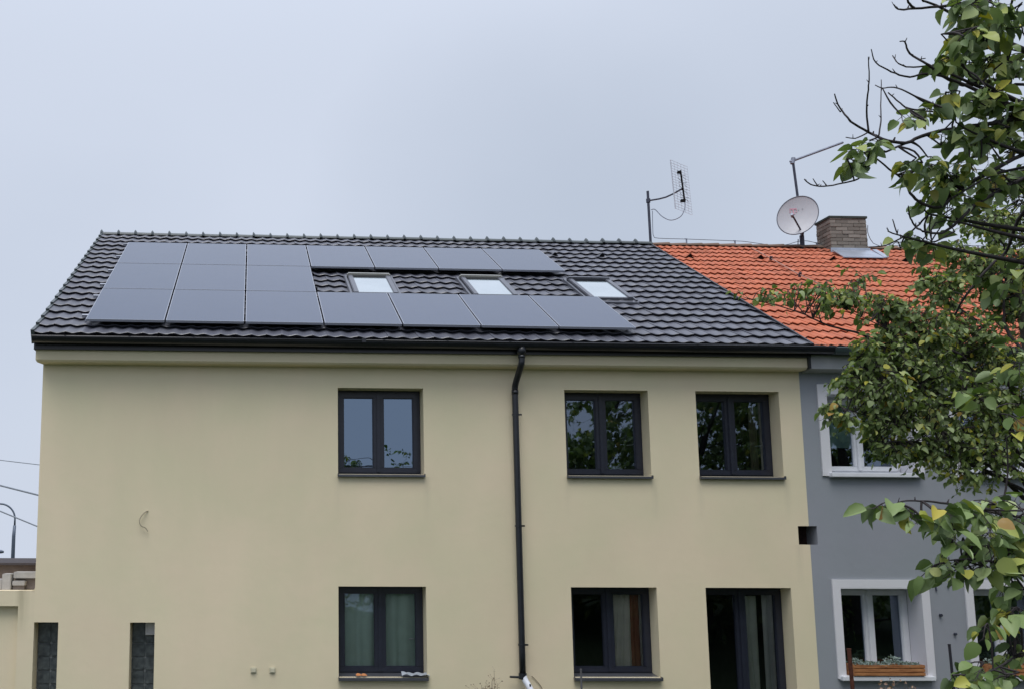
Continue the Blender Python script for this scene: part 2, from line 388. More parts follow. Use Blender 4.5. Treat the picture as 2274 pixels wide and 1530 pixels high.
def ring(mb, x0, x1, z0, z1, w_, y0, y1, bev=.006):
    mb.box(x0, x1, y0, y1, z1-w_, z1, bev=bev); mb.box(x0, x1, y0, y1, z0, z0+w_, bev=bev)
    mb.box(x0, x0+w_, y0+.001, y1-.001, z0+w_, z1-w_, bev=bev); mb.box(x1-w_, x1, y0+.001, y1-.001, z0+w_, z1-w_, bev=bev)
def make_window(house, x0, x1, z0, z1, yr, mat, glass, sillmat, sill=True, tilt=0, mid=.06, sashw=.062, fw=.045, handle=(1,), two=True, sill_out=.05, sill_over=.0):
    f = MB(); ring(f, x0, x1, z0, z1, fw, yr, yr+.07)
    xm = (x0+x1)/2
    win = f.build('window', mat, house)
    a = .004
    spans = [(x0+fw-.01, xm-a), (xm+a, x1-fw+.01)] if two else [(x0+fw-.01, x1-fw+.01)]
    for k, (sa, sb) in enumerate(spans):
        m = MB(); ring(m, sa, sb, z0+fw-.01, z1-fw+.01, sashw+.012, yr-.014, yr+.055)
        # glazing bead
        ring(m, sa+sashw+.01, sb-sashw-.01, z0+fw+sashw, z1-fw-sashw, .010, yr-.002, yr+.04, bev=.003)
        m.build('sash', mat, win)
        g = MB(); ga, gb, gz0, gz1 = sa+sashw, sb-sashw, z0+fw+sashw-.01, z1-fw-sashw+.01
        yy = yr+.025; dt = (gz1-gz0)*math.tan(tilt) if k == 0 else 0
        g.add([(ga, yy, gz0), (gb, yy, gz0), (gb, yy+dt, gz1), (ga, yy+dt, gz1)], [(0, 1, 2, 3)])
        g.build('pane', glass, win)
        if k in handle:
            h = MB(); hx = sb-.03 if k else sa+.03; hz = z0+.40*(z1-z0)
            hx = sb-.055 if k else sa+.06
            h.box(hx-.012, hx+.012, yr+.055, yr+.075, hz-.05, hz+.05, bev=.004); h.tube([(hx, yr+.075, hz), (hx, yr+.105, hz), (hx-.02, yr+.115, hz-.01), (hx-.10, yr+.118, hz-.02)], .009, 6)
            h.build('handle', M_white2, win)
    if two:
        b = MB(); b.box(xm-.032, xm+.032, yr-.03, yr-.012, z0+fw-.004, z1-fw+.004, bev=.009); b.build('mullion', mat, win)
    if sill:
        s_ = MB(); o = sill_over
        # sloping metal sill: plate, front drip edge, upturned ends
        ya, yb = -sill_out, yr-.002
        za, zb = z0-.012, z0+.022
        s_.add([(x0-o, ya, za), (x1+o+.001, ya, za), (x1-.001, yb, zb), (x0-.002, yb, zb), (x0-o, ya, za-.004), (x1+o+.001, ya, za-.004), (x1-.001, yb, zb-.02), (x0-.002, yb, zb-.02)],
               [(0, 1, 2, 3), (4, 7, 6, 5), (0, 4, 5, 1), (1, 5, 6, 2), (3, 7, 4, 0)])
        s_.box(x0-o-.002, x1+o+.003, ya-.006, ya+.002, za-.03, za+.003, bev=.002)
        s_.box(x1+o-.003, x1+o+.007, ya-.004, .0-.001, za-.028, za+.022, bev=.003)
        s_.box(x0-o-.006, x0-o+.003, ya-.004, .0-.001, za-.028, za+.022, bev=.003)
        s_.build('sill', sillmat, win)
    return win

# ================================================================== CREAM HOUSE
REV = .302
W1, W2, W3 = (1.2775, 2.5252), (4.6025, 5.8409), (6.5494, 7.794)
ZT, ZB, LT, LB = 1.8893, .6353, -.9582, -2.2094
NZ = -1.466
NICHE = (7.953, 8.235, -.340, -.074)
cream = thing('terraced_house', 'cream rendered house with black tiled roof and anthracite windows', 'house')
holes = [(*W1, ZB, ZT), (*W2, ZB, ZT), (*W3, ZB, ZT), (*W1, LB, LT), (*W2, LB, LT), (*W3, -3.2, LT), (-1.65, -1.304, -2.9, NZ), (NICHE[0], XR, NICHE[2], NICHE[3])]
mb = MB()
wall_with_holes(mb, XL, XR, -3.5, 2.45, holes[:-1]+[(NICHE[0], XR+.0001, NICHE[2], NICHE[3])], 0, REV)
# side and rear walls, gable
YB = 2*Y_R-.12
mb.add([(XL, 0, -3.5), (XL, YB, -3.5), (XL, YB, 2.45), (XL, 0, 2.45)], [(3, 2, 1, 0)])
mb.add([(XL, .02, 2.45), (XL, YB, 2.45), (XL, Y_R, 5.72)], [(0, 1, 2)][::-1])
mb.add([(XL, YB, -3.5), (XR, YB, -3.5), (XR, YB, 2.45), (XL, YB, 2.45)], [(3, 2, 1, 0)])
mb.build('wall', M_cream, cream)
# rooms behind the windows
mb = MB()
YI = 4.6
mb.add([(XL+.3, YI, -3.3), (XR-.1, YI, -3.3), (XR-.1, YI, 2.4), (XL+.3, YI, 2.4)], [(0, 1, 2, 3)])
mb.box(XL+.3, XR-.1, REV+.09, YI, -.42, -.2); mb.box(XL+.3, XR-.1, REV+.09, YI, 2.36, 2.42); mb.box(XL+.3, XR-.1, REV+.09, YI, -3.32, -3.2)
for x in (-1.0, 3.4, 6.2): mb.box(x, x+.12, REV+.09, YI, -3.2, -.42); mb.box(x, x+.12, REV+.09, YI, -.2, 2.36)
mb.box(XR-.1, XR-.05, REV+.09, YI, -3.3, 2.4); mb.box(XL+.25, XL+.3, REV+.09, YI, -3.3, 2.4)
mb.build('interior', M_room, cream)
# cornice: fascia band with a chamfered lower edge, returned round the corner
mb = MB()
CY = -.205
prof = [(0, 2.186), (-.150, 2.190), (-.175, 2.196), (CY, 2.222), (CY, 2.56), (0.0, 2.56)]
vs = [(x if i else x-(-y)*.33, y, z+ (0 if i == 0 else -.0)) for i, x in enumerate((XL, 8.128)) for (y, z) in prof]
k = len(prof)
mb.add(vs, [(i, i+1, i+1+k, i+k)[::-1] for i in range(k-1)]+[tuple(range(k)), tuple(range(k, 2*k))[::-1]])
mb.build('cornice', M_cream, cream)
# roof
mb = MB()
tiles(mb, lambda s: ROOF_L, joint, .2195, .021, .046, 19, bprof, seed=3)
roofb = mb.build('roof', M_btile, cream, False, 'tile')
mb = MB(); tiles(mb, lambda s: ROOF_L, joint, .4390, .036, .040, 19, bprof, per=6, seed=4, back=mirror)
mb.build('rear_roof_slope', M_btile, roofb, False, 'tile')
# underlay / verge board
mb = MB()
def slab(mb, x0, x1a, x1b, sa, sb, n0, n1, f=lambda p: p):
    vs = [RP(x0, sa, n0), RP(x1a, sa, n0), RP(x1b, sb, n0), RP(x0, sb, n0), RP(x0, sa, n1), RP(x1a, sa, n1), RP(x1b, sb, n1), RP(x0, sb, n1)]
    mb.add([f(p) for p in vs], [(0, 3, 2, 1), (4, 5, 6, 7), (0, 1, 5, 4), (1, 2, 6, 5), (2, 3, 7, 6), (3, 0, 4, 7)])
slab(mb, ROOF_L+.03, 8.17, 8.39, S_E+.03, S_R, N_T-.10, N_T-.02)
slab(mb, ROOF_L+.03, 8.17, 8.39, S_E+.03, S_R, N_T-.10, N_T-.02, mirror)
mb.build('roof_deck', M_black, roofb)
mb = MB()
rows = 19; pitch = (S_R-S_E)/rows
for j in range(rows):      # stepped verge tiles on the left edge
    sa = S_E+j*pitch-.004; sb = sa+pitch+.03
    vs = [RP(ROOF_L-.022, sa, N_T-.12), RP(ROOF_L-.022, sa, N_T+.088), RP(ROOF_L-.022, sb, N_T+.052), RP(ROOF_L-.022, sb, N_T-.12),
          RP(ROOF_L+.03, sa, N_T-.11), RP(ROOF_L+.03, sa, N_T+.090), RP(ROOF_L+.03, sb, N_T+.054), RP(ROOF_L+.03, sb, N_T-.11)]
    mb.add(vs, [(0, 3, 2, 1)[::-1], (4, 5, 6, 7), (0, 1, 5, 4), (1, 2, 6, 5), (2, 3, 7, 6), (0, 4, 7, 3)], random.random())
mb.build('verge', M_bridge, roofb, False, 'tile')
# ridge tiles
def ridge_tiles(mb, xa, xb, nt_, r0, r1, lift, seed, collar=True, y=None):
    rnd = random.Random(seed); L = (xb-xa)/nt_
    for i in range(nt_):
        x0 = xa+i*L; c = RP(x0, S_R, N_T); col = rnd.random(); jz = rnd.uniform(-.006, .006)
        z = c[2]+lift+jz; yy = Y_R if y is None else y
        prof_ = [(0, r0), (L+.012, r1)] if not collar else [(-.012, r0*.9), (-.010, r0+.03), (.006, r0+.045), (.022, r0+.032), (.045, r0), (L, r1)]
        vs = []; n = 10
        for (dx, r) in prof_:
            for q in range(n+1):
                a = pi*q/n; pk = 1+(.12 if collar and r > r0+.04 else 0)*math.exp(-((a-pi/2)/.35)**2)
                vs.append((x0+dx, yy-cos(a)*(r+.03), z+sin(a)*r*pk-.03))
        fs = [(p*(n+1)+q, p*(n+1)+q+1, (p+1)*(n+1)+q+1, (p+1)*(n+1)+q) for p in range(len(prof_)-1) for q in range(n)]
        fs.append(tuple(range(n+1))); fs.append(tuple((len(prof_)-1)*(n+1)+q for q in range(n+1))[::-1])
        mb.add(vs, fs, col)
mb = MB(); ridge_tiles(mb, ROOF_L-.02, 8.44, 33, .075, .070, .035, 5)
mb.build('ridge', M_bridge, roofb, False, 'tile')
# vent tiles: little hooded triangles
def vent(x, s, mat, parent, w_=.075):
    v = MB(); b = N_T+.045
    P = [RP(x-w_, s, b), RP(x+w_, s, b), RP(x, s-.01, b+.085), RP(x, s+.19, b-.005), RP(x-w_*1.3, s+.10, b-.01), RP(x+w_*1.3, s+.10, b-.01)]
    v.add(P, [(0, 2, 4), (2, 3, 4), (2, 1, 5), (2, 5, 3)])
    v2 = MB(); v2.add([RP(x-w_*.8, s+.012, b-.01), RP(x+w_*.8, s+.012, b-.01), RP(x, s+.006, b+.068)], [(0, 1, 2)])
    o = v.build('vent_tile', mat, parent); v2.build('vent_opening', M_black, o) if False else v2.build('vent_opening', M_black, parent)
for x in (5.99, 6.93): vent(x, 5.09, M_btile, roofb)
# party-wall joint strip
mb = MB()
n_ = 24
for i in range(n_):
    sa = S_E-.02+(S_R-S_E)*i/n_; sb = S_E-.02+(S_R-S_E)*(i+1)/n_
    for (a, b, c, d) in ((-.022, .004, .02, .068),):
        mb.add([RP(joint(sa)+a, sa, N_T+c), RP(joint(sa)+b, sa, N_T+c+.0), RP(joint(sb)+b, sb, N_T+c), RP(joint(sb)+a, sb, N_T+c),
                RP(joint(sa)+a, sa, N_T+d), RP(joint(sa)+b, sa, N_T+d), RP(joint(sb)+b, sb, N_T+d), RP(joint(sb)+a, sb, N_T+d)],
               [(4, 5, 6, 7), (0, 1, 5, 4), (1, 2, 6, 5), (3, 0, 4, 7)])
mb.build('joint_flashing', M_gutter, roofb)
# gutter: half round with rolled front bead
def gutter(x0, x1, yb, z0, slope, r, mat, parent, bead=.011):
    mb = MB(); n = 10; m = 24
    for i in range(m):
        xa = x0+(x1-x0)*i/m; xb = x0+(x1-x0)*(i+1)/m
        for q in range(n):
            a0 = pi+pi*q/n; a1 = pi+pi*(q+1)/n
            for rr, flip in ((r, 0), (r-.006, 1)):
                vs = [(xx, yb+cos(a)*rr, z0+slope*(xx-x0)+sin(a)*rr) for xx, a in ((xa, a0), (xb, a0), (xb, a1), (xa, a1))]
                mb.add(vs, [(0, 1, 2, 3) if flip else (3, 2, 1, 0)])
    mb.tube([(x0, yb-r, z0), (x1, yb-r, z0+slope*(x1-x0))], bead, 8)
    for x in (x0, x1):
        vs = [(x, yb+cos(pi+pi*q/n)*r, z0+slope*(x-x0)+sin(pi+pi*q/n)*r) for q in range(n+1)]; mb.add(vs, [tuple(range(n+1))])
    return mb.build('gutter', mat, parent)
GY, GZ = -.352, 2.512
gb = gutter(-3.07, 8.42, GY, GZ, -.0028, .085, M_gutter, cream)
mb = MB(); mb.box(-3.075, 8.16, -.262, -.20, 2.36, 2.545); mb.box(-3.08, -3.04, -.24, .55, 2.36, 2.56); mb.build('fascia', M_gutter, cream)
mb = MB()       # lit lip along the left half with a joint
mb.box(-3.0, 1.62, GY-.104, GY-.096, GZ-.016, GZ-.004); mb.build('gutter_lip', M_gutter, gb)
mb = MB(); mb.box(1.58, 1.64, GY-.112, GY-.09, GZ-.05, GZ+.016, bev=.003)
mb.build('gutter_joint', M_gutter, gb)
for x in [-2.6+i*.9 for i in range(12)]:
    mb = MB(); mb.box(x-.015, x+.015, GY-.1, GY+.08, GZ-.0028*(x+3)+.001, GZ-.0028*(x+3)+.006); mb.build('gutter_bracket', M_gutter, gb)
# downpipe
PXx = 3.848
mb = MB()
mb.tube([(3.885, GY, 2.44, .068), (3.885, GY, 2.38, .064), (3.885, GY, 2.33, .052)], 0, 14)
path = smoothpath([(3.885, GY, 2.36, .045), (3.885, GY, 2.26, .045), (3.88, GY+.02, 2.19, .045), (3.868, -.20, 2.06, .045), (3.852, -.12, 1.95, .045), (PXx, -.095, 1.87, .045), (PXx, -.095, 1.7, .045), (PXx, -.095, 0, .045), (PXx, -.095, -2.15, .045)], 5)
mb.tube(path, 0, 14)
pipe = mb.build('downpipe', M_pipe, cream, True)
mb = MB()
for z in (2.30, 1.80): pass
mb.tube([(3.885, GY, 2.325), (3.885, GY, 2.285)], .050, 14); mb.build('pipe_socket', M_pipe, pipe, True)
mb = MB(); mb.tube([(PXx, -.095, 1.86), (PXx, -.095, 1.80)], .050, 14); mb.build('pipe_socket', M_pipe, pipe, True)
for z in (1.503, -.094, -1.75):
    b = MB(); b.tube([(PXx, -.095, z+.013), (PXx, -.095, z-.013)], .053, 14); b.box(PXx+.03, PXx+.085, -.12, -.10, z-.012, z+.012, bev=.003); b.tube([(PXx, -.05, z), (PXx, 0, z)], .008, 6); b.build('pipe_clip', M_pipe, pipe)
b = MB(); b.tube([(PXx-.02, -.10, -2.195), (3.665, -.105, -2.188)], .016, 8); b.tube([(PXx, -.095, -2.14), (PXx, -.095, -2.22)], .056, 14); b.build('spigot', M_pipe, pipe)
b = MB(); b.tube(smoothpath([(PXx+.01, -.10, -2.15, .04), (PXx+.02, -.12, -2.22, .044), (PXx+.08, -.2, -2.36, .044), (PXx+.2, -.35, -2.7, .044), (PXx+.35, -.5, -3.1, .044)], 4), 0, 12)
wp = b.build('white_outlet_pipe', M_whitepipe, pipe, True)
b = MB(); b.box(PXx+.055, PXx+.075, -.225, -.205, -2.30, -2.27); b.build('printed_mark', M_steel, wp)
b = MB(); b.box(PXx+.075, PXx+.09, -.25, -.23, -2.36, -2.335); b.build('printed_mark', M_steel, wp)
# windows of the cream house
make_window(cream, *W1, ZB, ZT, REV-.035, M_anth, M_glass_up, M_sill, handle=())
make_window(cream, *W2, ZB, ZT, REV-.035, M_anth, M_glass, M_sill)
make_window(cream, *W3, ZB, ZT, REV-.035, M_anth, M_glass, M_sill)
make_window(cream, *W1, LB, LT, REV-.035, M_anth, M_glass_low, M_sill, tilt=radians(2.2), handle=(0, 1), sill_out=.07)
make_window(cream, *W2, LB, LT, REV-.035, M_anth, M_glass_low, M_sill, handle=(), sill_out=.07)
make_window(cream, *W3, -3.2, LT, REV-.035, M_anth, M_glass_low, M_sill, sill=False, handle=())
def blockwin(house, x0, x1, z0, z1, vent_):
    m = MB(); m.add([(x0, REV-.01, z0), (x1, REV-.01, z0), (x1, REV-.01, z1), (x0, REV-.01, z1)], [(0, 1, 2, 3)])
    win = m.build('glass_block_window', M_mortar, house)
    b = MB(); z = z1-.004; off = .31
    rnd = random.Random(int(x0*100))
    while z > z0:
        zl = z-off; off = .19
        xs = [x0+.002, x0+.19, x0+.40] if x1-x0 > .2 else [x0, x1]
        for i in range(2):
            xa, xb = xs[i]+.004, min(xs[i+1], x1)-.004
            if xb > xa+.02:
                d = rnd.uniform(0, .006); b.box(xa, xb, REV-.035+d, REV-.012, max(zl, z0)+.005, z-.005, bev=.012)
        z = zl
    b.build('glass_block', M_block, win)
    if vent_:
        v = MB(); ring(v, -1.455, -1.306, -1.655, -1.475, .02, REV-.10, REV-.03, bev=.004); v.box(-1.44, -1.32, REV-.07, REV-.03, -1.64, -1.49)
        v.build('vent_box', M_white2, win)
blockwin(cream, -1.65, -1.304, -2.9, NZ, True)
# sockets, wire stub
for x in (.085, .349):
    b = MB(); b.box(x-.042, x+.042, -.022, -.0, -2.155, -2.072, bev=.008); b.box(x-.03, x+.03, -.034, -.021, -2.143, -2.084, bev=.006); b.build('outdoor_socket', plain('socket_cover', (.56, .53, .40), .5), cream)
b = MB(); b.tube(smoothpath([(-1.432, .0, .088, .008), (-1.47, -.03, .075, .008), (-1.525, -.05, .01, .008), (-1.545, -.06, -.06, .008), (-1.52, -.06, -.12, .008), (-1.46, -.05, -.15, .008), (-1.425, -.045, -.20, .007)], 5), 0, 6)
b.build('wire_stub', plain('cream_cable', (.33, .29, .21), .6), cream, True)
b = MB(); b.tube(smoothpath([(4.0, -.012, -2.19, .005), (4.06, -.012, -2.25, .005), (4.15, -.012, -2.38, .005), (4.3, -.012, -2.8, .005)], 4), 0, 5); b.build('wall_cable', plain('thin_cable', (.25, .2, .15), .6), cream)

# solar panels ------------------------------------------------------
words = {0: 'bottom', 1: 'middle', 2: 'top'}
ordn = ['first', 'second', 'third', 'fourth', 'fifth', 'sixth', 'last']
Rr = Matrix.Rotation(SL, 4, 'X')
def panel_at(i, r):
    G = .012
    x0 = PX0+i*PW+G/2; s0 = r*(PH+.02)
    o = RP(x0, s0, 0); e1 = Vector(RP(x0+1, s0, 0))-Vector(o); e2 = Vector(RP(x0, s0+1, 0))-Vector(o); e3 = e1.cross(e2).normalized()
    m = Matrix((e1, e2, e3)).transposed().to_4x4(); m.translation = o; return m
wd, hg = PW-.026, PH-.010
fr = MB(); t_ = .035; f_ = .009
for b in ((0, wd, 0, f_), (0, wd, hg-f_, hg), (0, f_, f_, hg-f_), (wd-f_, wd, f_, hg-f_)): fr.box(b[0], b[1], b[2], b[3], -t_, 0)
M_pframe = plain('panel_frame_grey', (.36, .38, .44), .30, .5, .4, var=.03)
M_pside = plain('panel_backsheet', (.01, .01, .014), .6)
gl = MB(); gl.add([(f_, f_, -.0012), (wd-f_, f_, -.0012), (wd-f_, hg-f_, -.0012), (f_, hg-f_, -.0012)], [(0, 1, 2, 3)])
bk = MB(); bk.box(f_, wd-f_, f_, hg-f_, -.03, -.006)
first = None; panels = [(i, 2) for i in range(7)]+[(i, 1) for i in range(3)]+[(i, 0) for i in range(7)]
cnt = {2: 7, 1: 3, 0: 7}
for (i, r) in panels:
    if first is None:
        root = thing('solar_panel', 'x', 'solar panel'); a = fr.build('frame', M_pframe, root); b = gl.build('glass', M_pglass, root); c = bk.build('backsheet', M_pside, root); first = (root, a, b, c)
    else:
        root = first[0].copy(); COL.objects.link(root)
        for ch in first[1:]:
            q = ch.copy(); COL.objects.link(q); q.parent = root
    root.matrix_world = panel_at(i, r)
    if r == 1: pos = ['leftmost', 'centre', 'rightmost'][i]; lb = pos+' dark solar panel of the short middle row of three'
    else: lb = ('leftmost' if i == 0 else 'rightmost' if i == 6 else ordn[i]+' from the left')+' dark solar panel of the '+('top row under the ridge' if r == 2 else 'bottom row above the gutter')
    tag(root, lb, 'solar panel', 'solar panels on the black tiled roof')
# mounting rails
for k, (s_, xe, lb) in enumerate([(5.15, 6, 'upper'), (4.12, 6, 'lower'), (3.05, 2, 'upper'), (2.10, 2, 'lower'), (1.40, 6, 'upper'), (.33, 6, 'lower')]):
    row = ['top', 'top', 'middle', 'middle', 'bottom', 'bottom'][k]
    xa, xb = PX0-.10, PX0+(xe+1)*PW+(.03)
    rl = thing('mounting_rail', 'bare aluminium rail end left of the %s panel row, %s one of two' % (row, lb), 'mounting rail', 'rails under the solar panels')
    m = MB(); m.add([RP(x, s2, n2) for x in (xa, xb) for (s2, n2) in ((s_-.02, -.076), (s_+.02, -.076), (s_+.02, -.037), (s_-.02, -.037))], [(0, 1, 2, 3), (4, 7, 6, 5), (0, 4, 5, 1), (1, 5, 6, 2), (2, 6, 7, 3), (3, 7, 4, 0)])
    m.build('rail', M_black, rl)
    m = MB(); m.add([RP(x, s2, n2) for x in (xa-.004, xa+.085) for (s2, n2) in ((s_-.024, -.080), (s_+.024, -.080), (s_+.024, -.033), (s_-.024, -.033))], [(0, 1, 2, 3), (4, 7, 6, 5), (0, 4, 5, 1), (1, 5, 6, 2), (2, 6, 7, 3), (3, 7, 4, 0)])
    m.build('rail_end', M_alu, rl)
    x = xa+.06
    while x < xb:
        h = MB(); h.add([RP(x+dx, s2, n2) for dx in (-.016, .016) for (s2, n2) in ((s_-.09, N_T+.05), (s_-.02, N_T+.05), (s_-.021, -.045), (s_-.03, -.045), (s_-.035, N_T+.065), (s_-.09, N_T+.065))],
              [(0, 1, 2, 3, 4, 5), (6, 11, 10, 9, 8, 7)]+[(i, (i+1) % 6, (i+1) % 6+6, i+6) for i in range(6)]); x += PW; h.build('roof_hook', M_steelgrey, rl)

# roof windows -------------------------------------------------------
M_rwf = plain('roof_window_cladding', (.13, .135, .16), .35, .6, .4, var=.1)
M_rwhood = plain('roof_window_hood', (.33, .33, .31), .4, .5, .4, var=.1)
for k, (x0, lb, hood, dz) in enumerate([(1.70, 'left roof window, between the two solar rows, with pale top hood', M_rwhood, 0), (3.69, 'middle roof window, between the two solar rows, with pale top hood', M_rwhood, 0), (5.61, 'right roof window beyond the panel ends, with darker top hood', M_rwf, 0)]):
    t = thing('roof_window', lb, 'skylight', 'roof windows in the black roof'); x1 = x0+.74; s0, s1 = 1.90-(.04 if k == 2 else 0), 3.10; N = -.045
    def bx(m, a, b, c, d, e, f, bev=0): m.box(a, b, c, d, e, f, fn=RP, bev=bev)
    m = MB(); bx(m, x0-.06, x1+.06, s0-.12, s1+.10, N_T+.03, N_T+.062); bx(m, x0-.055, x0-.02, s0-.05, s1+.05, N_T+.062, N-.035, .004); bx(m, x1+.02, x1+.055, s0-.05, s1+.05, N_T+.062, N-.035, .004); m.build('flashing', M_rwf, t)
    m = MB(); bx(m, x0, x0+.085, s0, s1-.06, N-.09, N, .010); bx(m, x1-.085, x1, s0, s1-.06, N-.09, N, .010); bx(m, x0+.085, x1-.085, s0, s0+.05, N-.09, N-.022, .004); m.build('frame', M_rwf, t)
    m = MB(); bx(m, x0-.01, x1+.01, s1-.085, s1, N-.09, N+.028, .018); m.build('hood', hood, t)
    m = MB(); bx(m, x0+.085, x1-.085, s1-.20, s1-.085, N-.08, N-.028); m.build('top_sash', M_gutter, t)
    m = MB(); m.add([RP(x0+.085, s0+.05, N-.018), RP(x1-.085, s0+.05, N-.018), RP(x1-.085, s1-.20, N-.018), RP(x0+.085, s1-.20, N-.018)], [(0, 1, 2, 3)]); m.build('pane', M_rglass, t)

# curtains and small things at the windows of the cream house ---------
def curtain(name, x0, x1, z0, z1, y, folds, amp, mat, label, taper=0, seed=0, sweep=0):
    rnd = random.Random(seed); nx, nz_ = folds*8, 14; vs = []
    ph = [rnd.uniform(-.5, .5) for _ in range(4)]
    for j in range(nz_+1):
        v = j/nz_; z = z0+(z1-z0)*v
        for i in range(nx+1):
            u = i/nx; xl = x0+sweep*(1-v)**1.6; xx = xl+(x1-xl)*u
            a = amp*(.5+.5*(1-v))
            vs.append((xx, y+a*sin(2*pi*folds*u+ph[0]+.5*sin(3*v+ph[1]))+a*.4*sin(2*pi*folds*.37*u+ph[2]), z))
    fs = [(j*(nx+1)+i, j*(nx+1)+i+1, (j+1)*(nx+1)+i+1, (j+1)*(nx+1)+i) for j in range(nz_) for i in range(nx)]
    m = MB(); m.add(vs, fs); o = m.build(name, mat, None, True); tag(o, label, 'curtain'); return o
def cloth(name, c, tr=.3, alpha=1):
    m = Mat(name, c, .9, .1); t = m.n('ShaderNodeBsdfTranslucent'); t.inputs[0].default_value = c+(1,)
    x = m.n('ShaderNodeMixShader'); x.inputs[0].default_value = tr; m.l(m.b.outputs[0], x.inputs[1]); m.l(t.outputs[0], x.inputs[2])
    m.color(m.ramp(m.noise(5, 3), [(.3, tuple(v*.85 for v in c)), (.7, c)]))
    if alpha < 1:
        tp = m.n('ShaderNodeBsdfTransparent'); y = m.n('ShaderNodeMixShader'); y.inputs[0].default_value = alpha; m.l(tp.outputs[0], y.inputs[1]); m.l(x.outputs[0], y.inputs[2]); m.l(y.outputs[0], m.out.inputs[0])
    else: m.l(x.outputs[0], m.out.inputs[0])
    return m.m
CY0 = REV+.12
curtain('curtain', 1.30, 2.52, -2.3, -1.0, CY0, 7, .022, cloth('net_curtain', (.70, .86, .76), .3, .95), 'pale green net curtain across the lower left window', seed=1)
curtain('curtain', 5.36, 5.62, -2.3, -1.05, CY0+.02, 3, .02, cloth('white_curtain', (.88, .84, .74), .3), 'wide pale curtain strip left of the rust brown one in the lower middle window', seed=2, sweep=-.12)
curtain('curtain', 5.60, 5.76, -2.3, -1.05, CY0+.05, 2, .015, cloth('rust_curtain', (.36, .15, .09), .2), 'rust brown curtain strip in the lower middle window', seed=3)
curtain('curtain', 5.74, 5.83, -2.3, -1.0, CY0+.0, 1, .012, cloth('white_curtain_edge', (.88, .86, .8), .3), 'narrow white curtain edge at the right of the lower middle window', seed=4)
curtain('curtain', 7.16, 7.52, -3.1, -1.1, CY0+.04, 3, .02, cloth('gathered_curtain', (.9, .93, .84), .35, .95), 'grey gathered curtain slanting behind the garden door', seed=5, sweep=.25)
curtain('curtain', 7.58, 7.74, -3.1, -1.0, CY0, 2, .014, cloth('grey_curtain', (.8, .8, .78), .3), 'straight grey curtain at the right side of the garden door', seed=6)
curtain('curtain', 7.60, 7.72, .64, 1.75, CY0+.1, 2, .02, cloth('beige_curtain', (.42, .35, .24), .3), 'beige curtain at the right side of the upper right cream house window', seed=7)
# things lying on the sills
def leafmesh(m, c, ax, nrm, size, wide=.8, curl=.15, fold=.14):
    ax = Vector(ax).normalized(); nrm = Vector(nrm); nrm = (nrm-ax*nrm.dot(ax)).normalized(); sd_ = ax.cross(nrm)
    T = [(0, 0), (-.30, .06), (-.46, .30), (-.40, .60), (-.18, .88), (0, .33), (0, .68), (0, 1.02), (.30, .06), (.46, .30), (.40, .60), (.18, .88)]
    c = Vector(c)
    vs = [c+(sd_*(x*wide)+ax*y+nrm*(abs(x)*fold*2-curl*y*y))*size for x, y in T]
    m.add(vs, [(0, 1, 2, 5)[::-1], (5, 2, 3, 6)[::-1], (6, 3, 4, 7)[::-1], (0, 8, 9, 5), (5, 9, 10, 6), (6, 10, 11, 7)])
m = MB(); leafmesh(m, (1.52, -.0, -2.185), (1, .1, .15), (0, -.5, 1), .09); leafmesh(m, (1.60, .02, -2.185), (.9, -.2, .1), (.2, -.6, 1), .08)
o = m.build('dry_leaf', plain('dry_orange_leaf', (.42, .16, .05), .7)); tag(o, 'dry orange leaf lying on the sill of the lower left window', 'leaf')
m = MB(); rnd = random.Random(4)
pts = []
for j in range(6):
    for i in range(18): pts.append((2.16+i*.023, -.05+j*.028+.01*sin(i*.8), -2.20+j*.003+.012+.022*abs(sin(i*.55+j*.4))+(.03 if i < 4 else 0)*(1-abs(j-2.5)/3)))
m.add(pts, [(j*18+i, j*18+i+1, (j+1)*18+i+1, (j+1)*18+i) for j in range(5) for i in range(17)])
o = m.build('rag', plain('grey_cloth', (.28, .31, .35), .8), None, True); tag(o, 'crumpled pale grey rag on the right end of the lower left sill', 'rag')
m = MB(); m.box(6.63, 6.78, CY0, CY0+.1, .64, .80, bev=.01); o = m.build('storage_box', plain('pale_box', (.36, .34, .33), .6)); tag(o, 'small pale box inside the upper right cream house window, lower left corner', 'box')
m = MB(); m.tube([(7.26, CY0+.02, .66, .03), (7.26, CY0+.02, .72, .045), (7.26, CY0+.02, .80, .04), (7.26, CY0+.02, .86, .02)], 0, 10); o = m.build('vase', plain('pale_vase', (.5, .4, .35), .4)); tag(o, 'little pale vase inside the upper right cream house window', 'vase')

# ================================================================== ANNEX (left)
annex = thing('low_annex', 'low cream walled annex with rain stain left of the house', 'annex')
m = MB()
def annex_front(mb):
    # recess on the left, narrow opening on the right
    wall_with_holes(mb, -9, XL-.0, -3.5, -1.04, [(-2.992, -2.648, -2.9, NZ), (-9.001, -3.215, -3.5, -1.245)], 0, .09)
hx0, hx1 = -9, -2.99
wall_with_holes(m, -9, XL, -3.5, -1.04, [(-9.001, -3.215, -3.5001, -1.245)], 0.0, .10)
m.add([(-9, .10, -3.5), (-3.215, .10, -3.5), (-3.215, .10, -1.245), (-9, .10, -1.245)], [(0, 1, 2, 3)])
# parapet top with rounded edge and terrace slab
m.tube([(-9, .012, -1.046), (-3.03, .012, -1.046)], .0125, 8)
m.add([(-9, .0, -1.035), (XL, .0, -1.035), (XL, .25, -1.035), (-9, .25, -1.035)], [(0, 1, 2, 3)])
m.add([(-3.05, .005, -1.035), (XL, .005, -1.035), (XL, .005, -.985), (XL-.012, .005, -1.015)], [(0, 1, 2, 3)])
m.box(-9, XL-.002, .25, 5.0, -1.12, -1.045)
m.build('wall', M_cream_annex, annex)
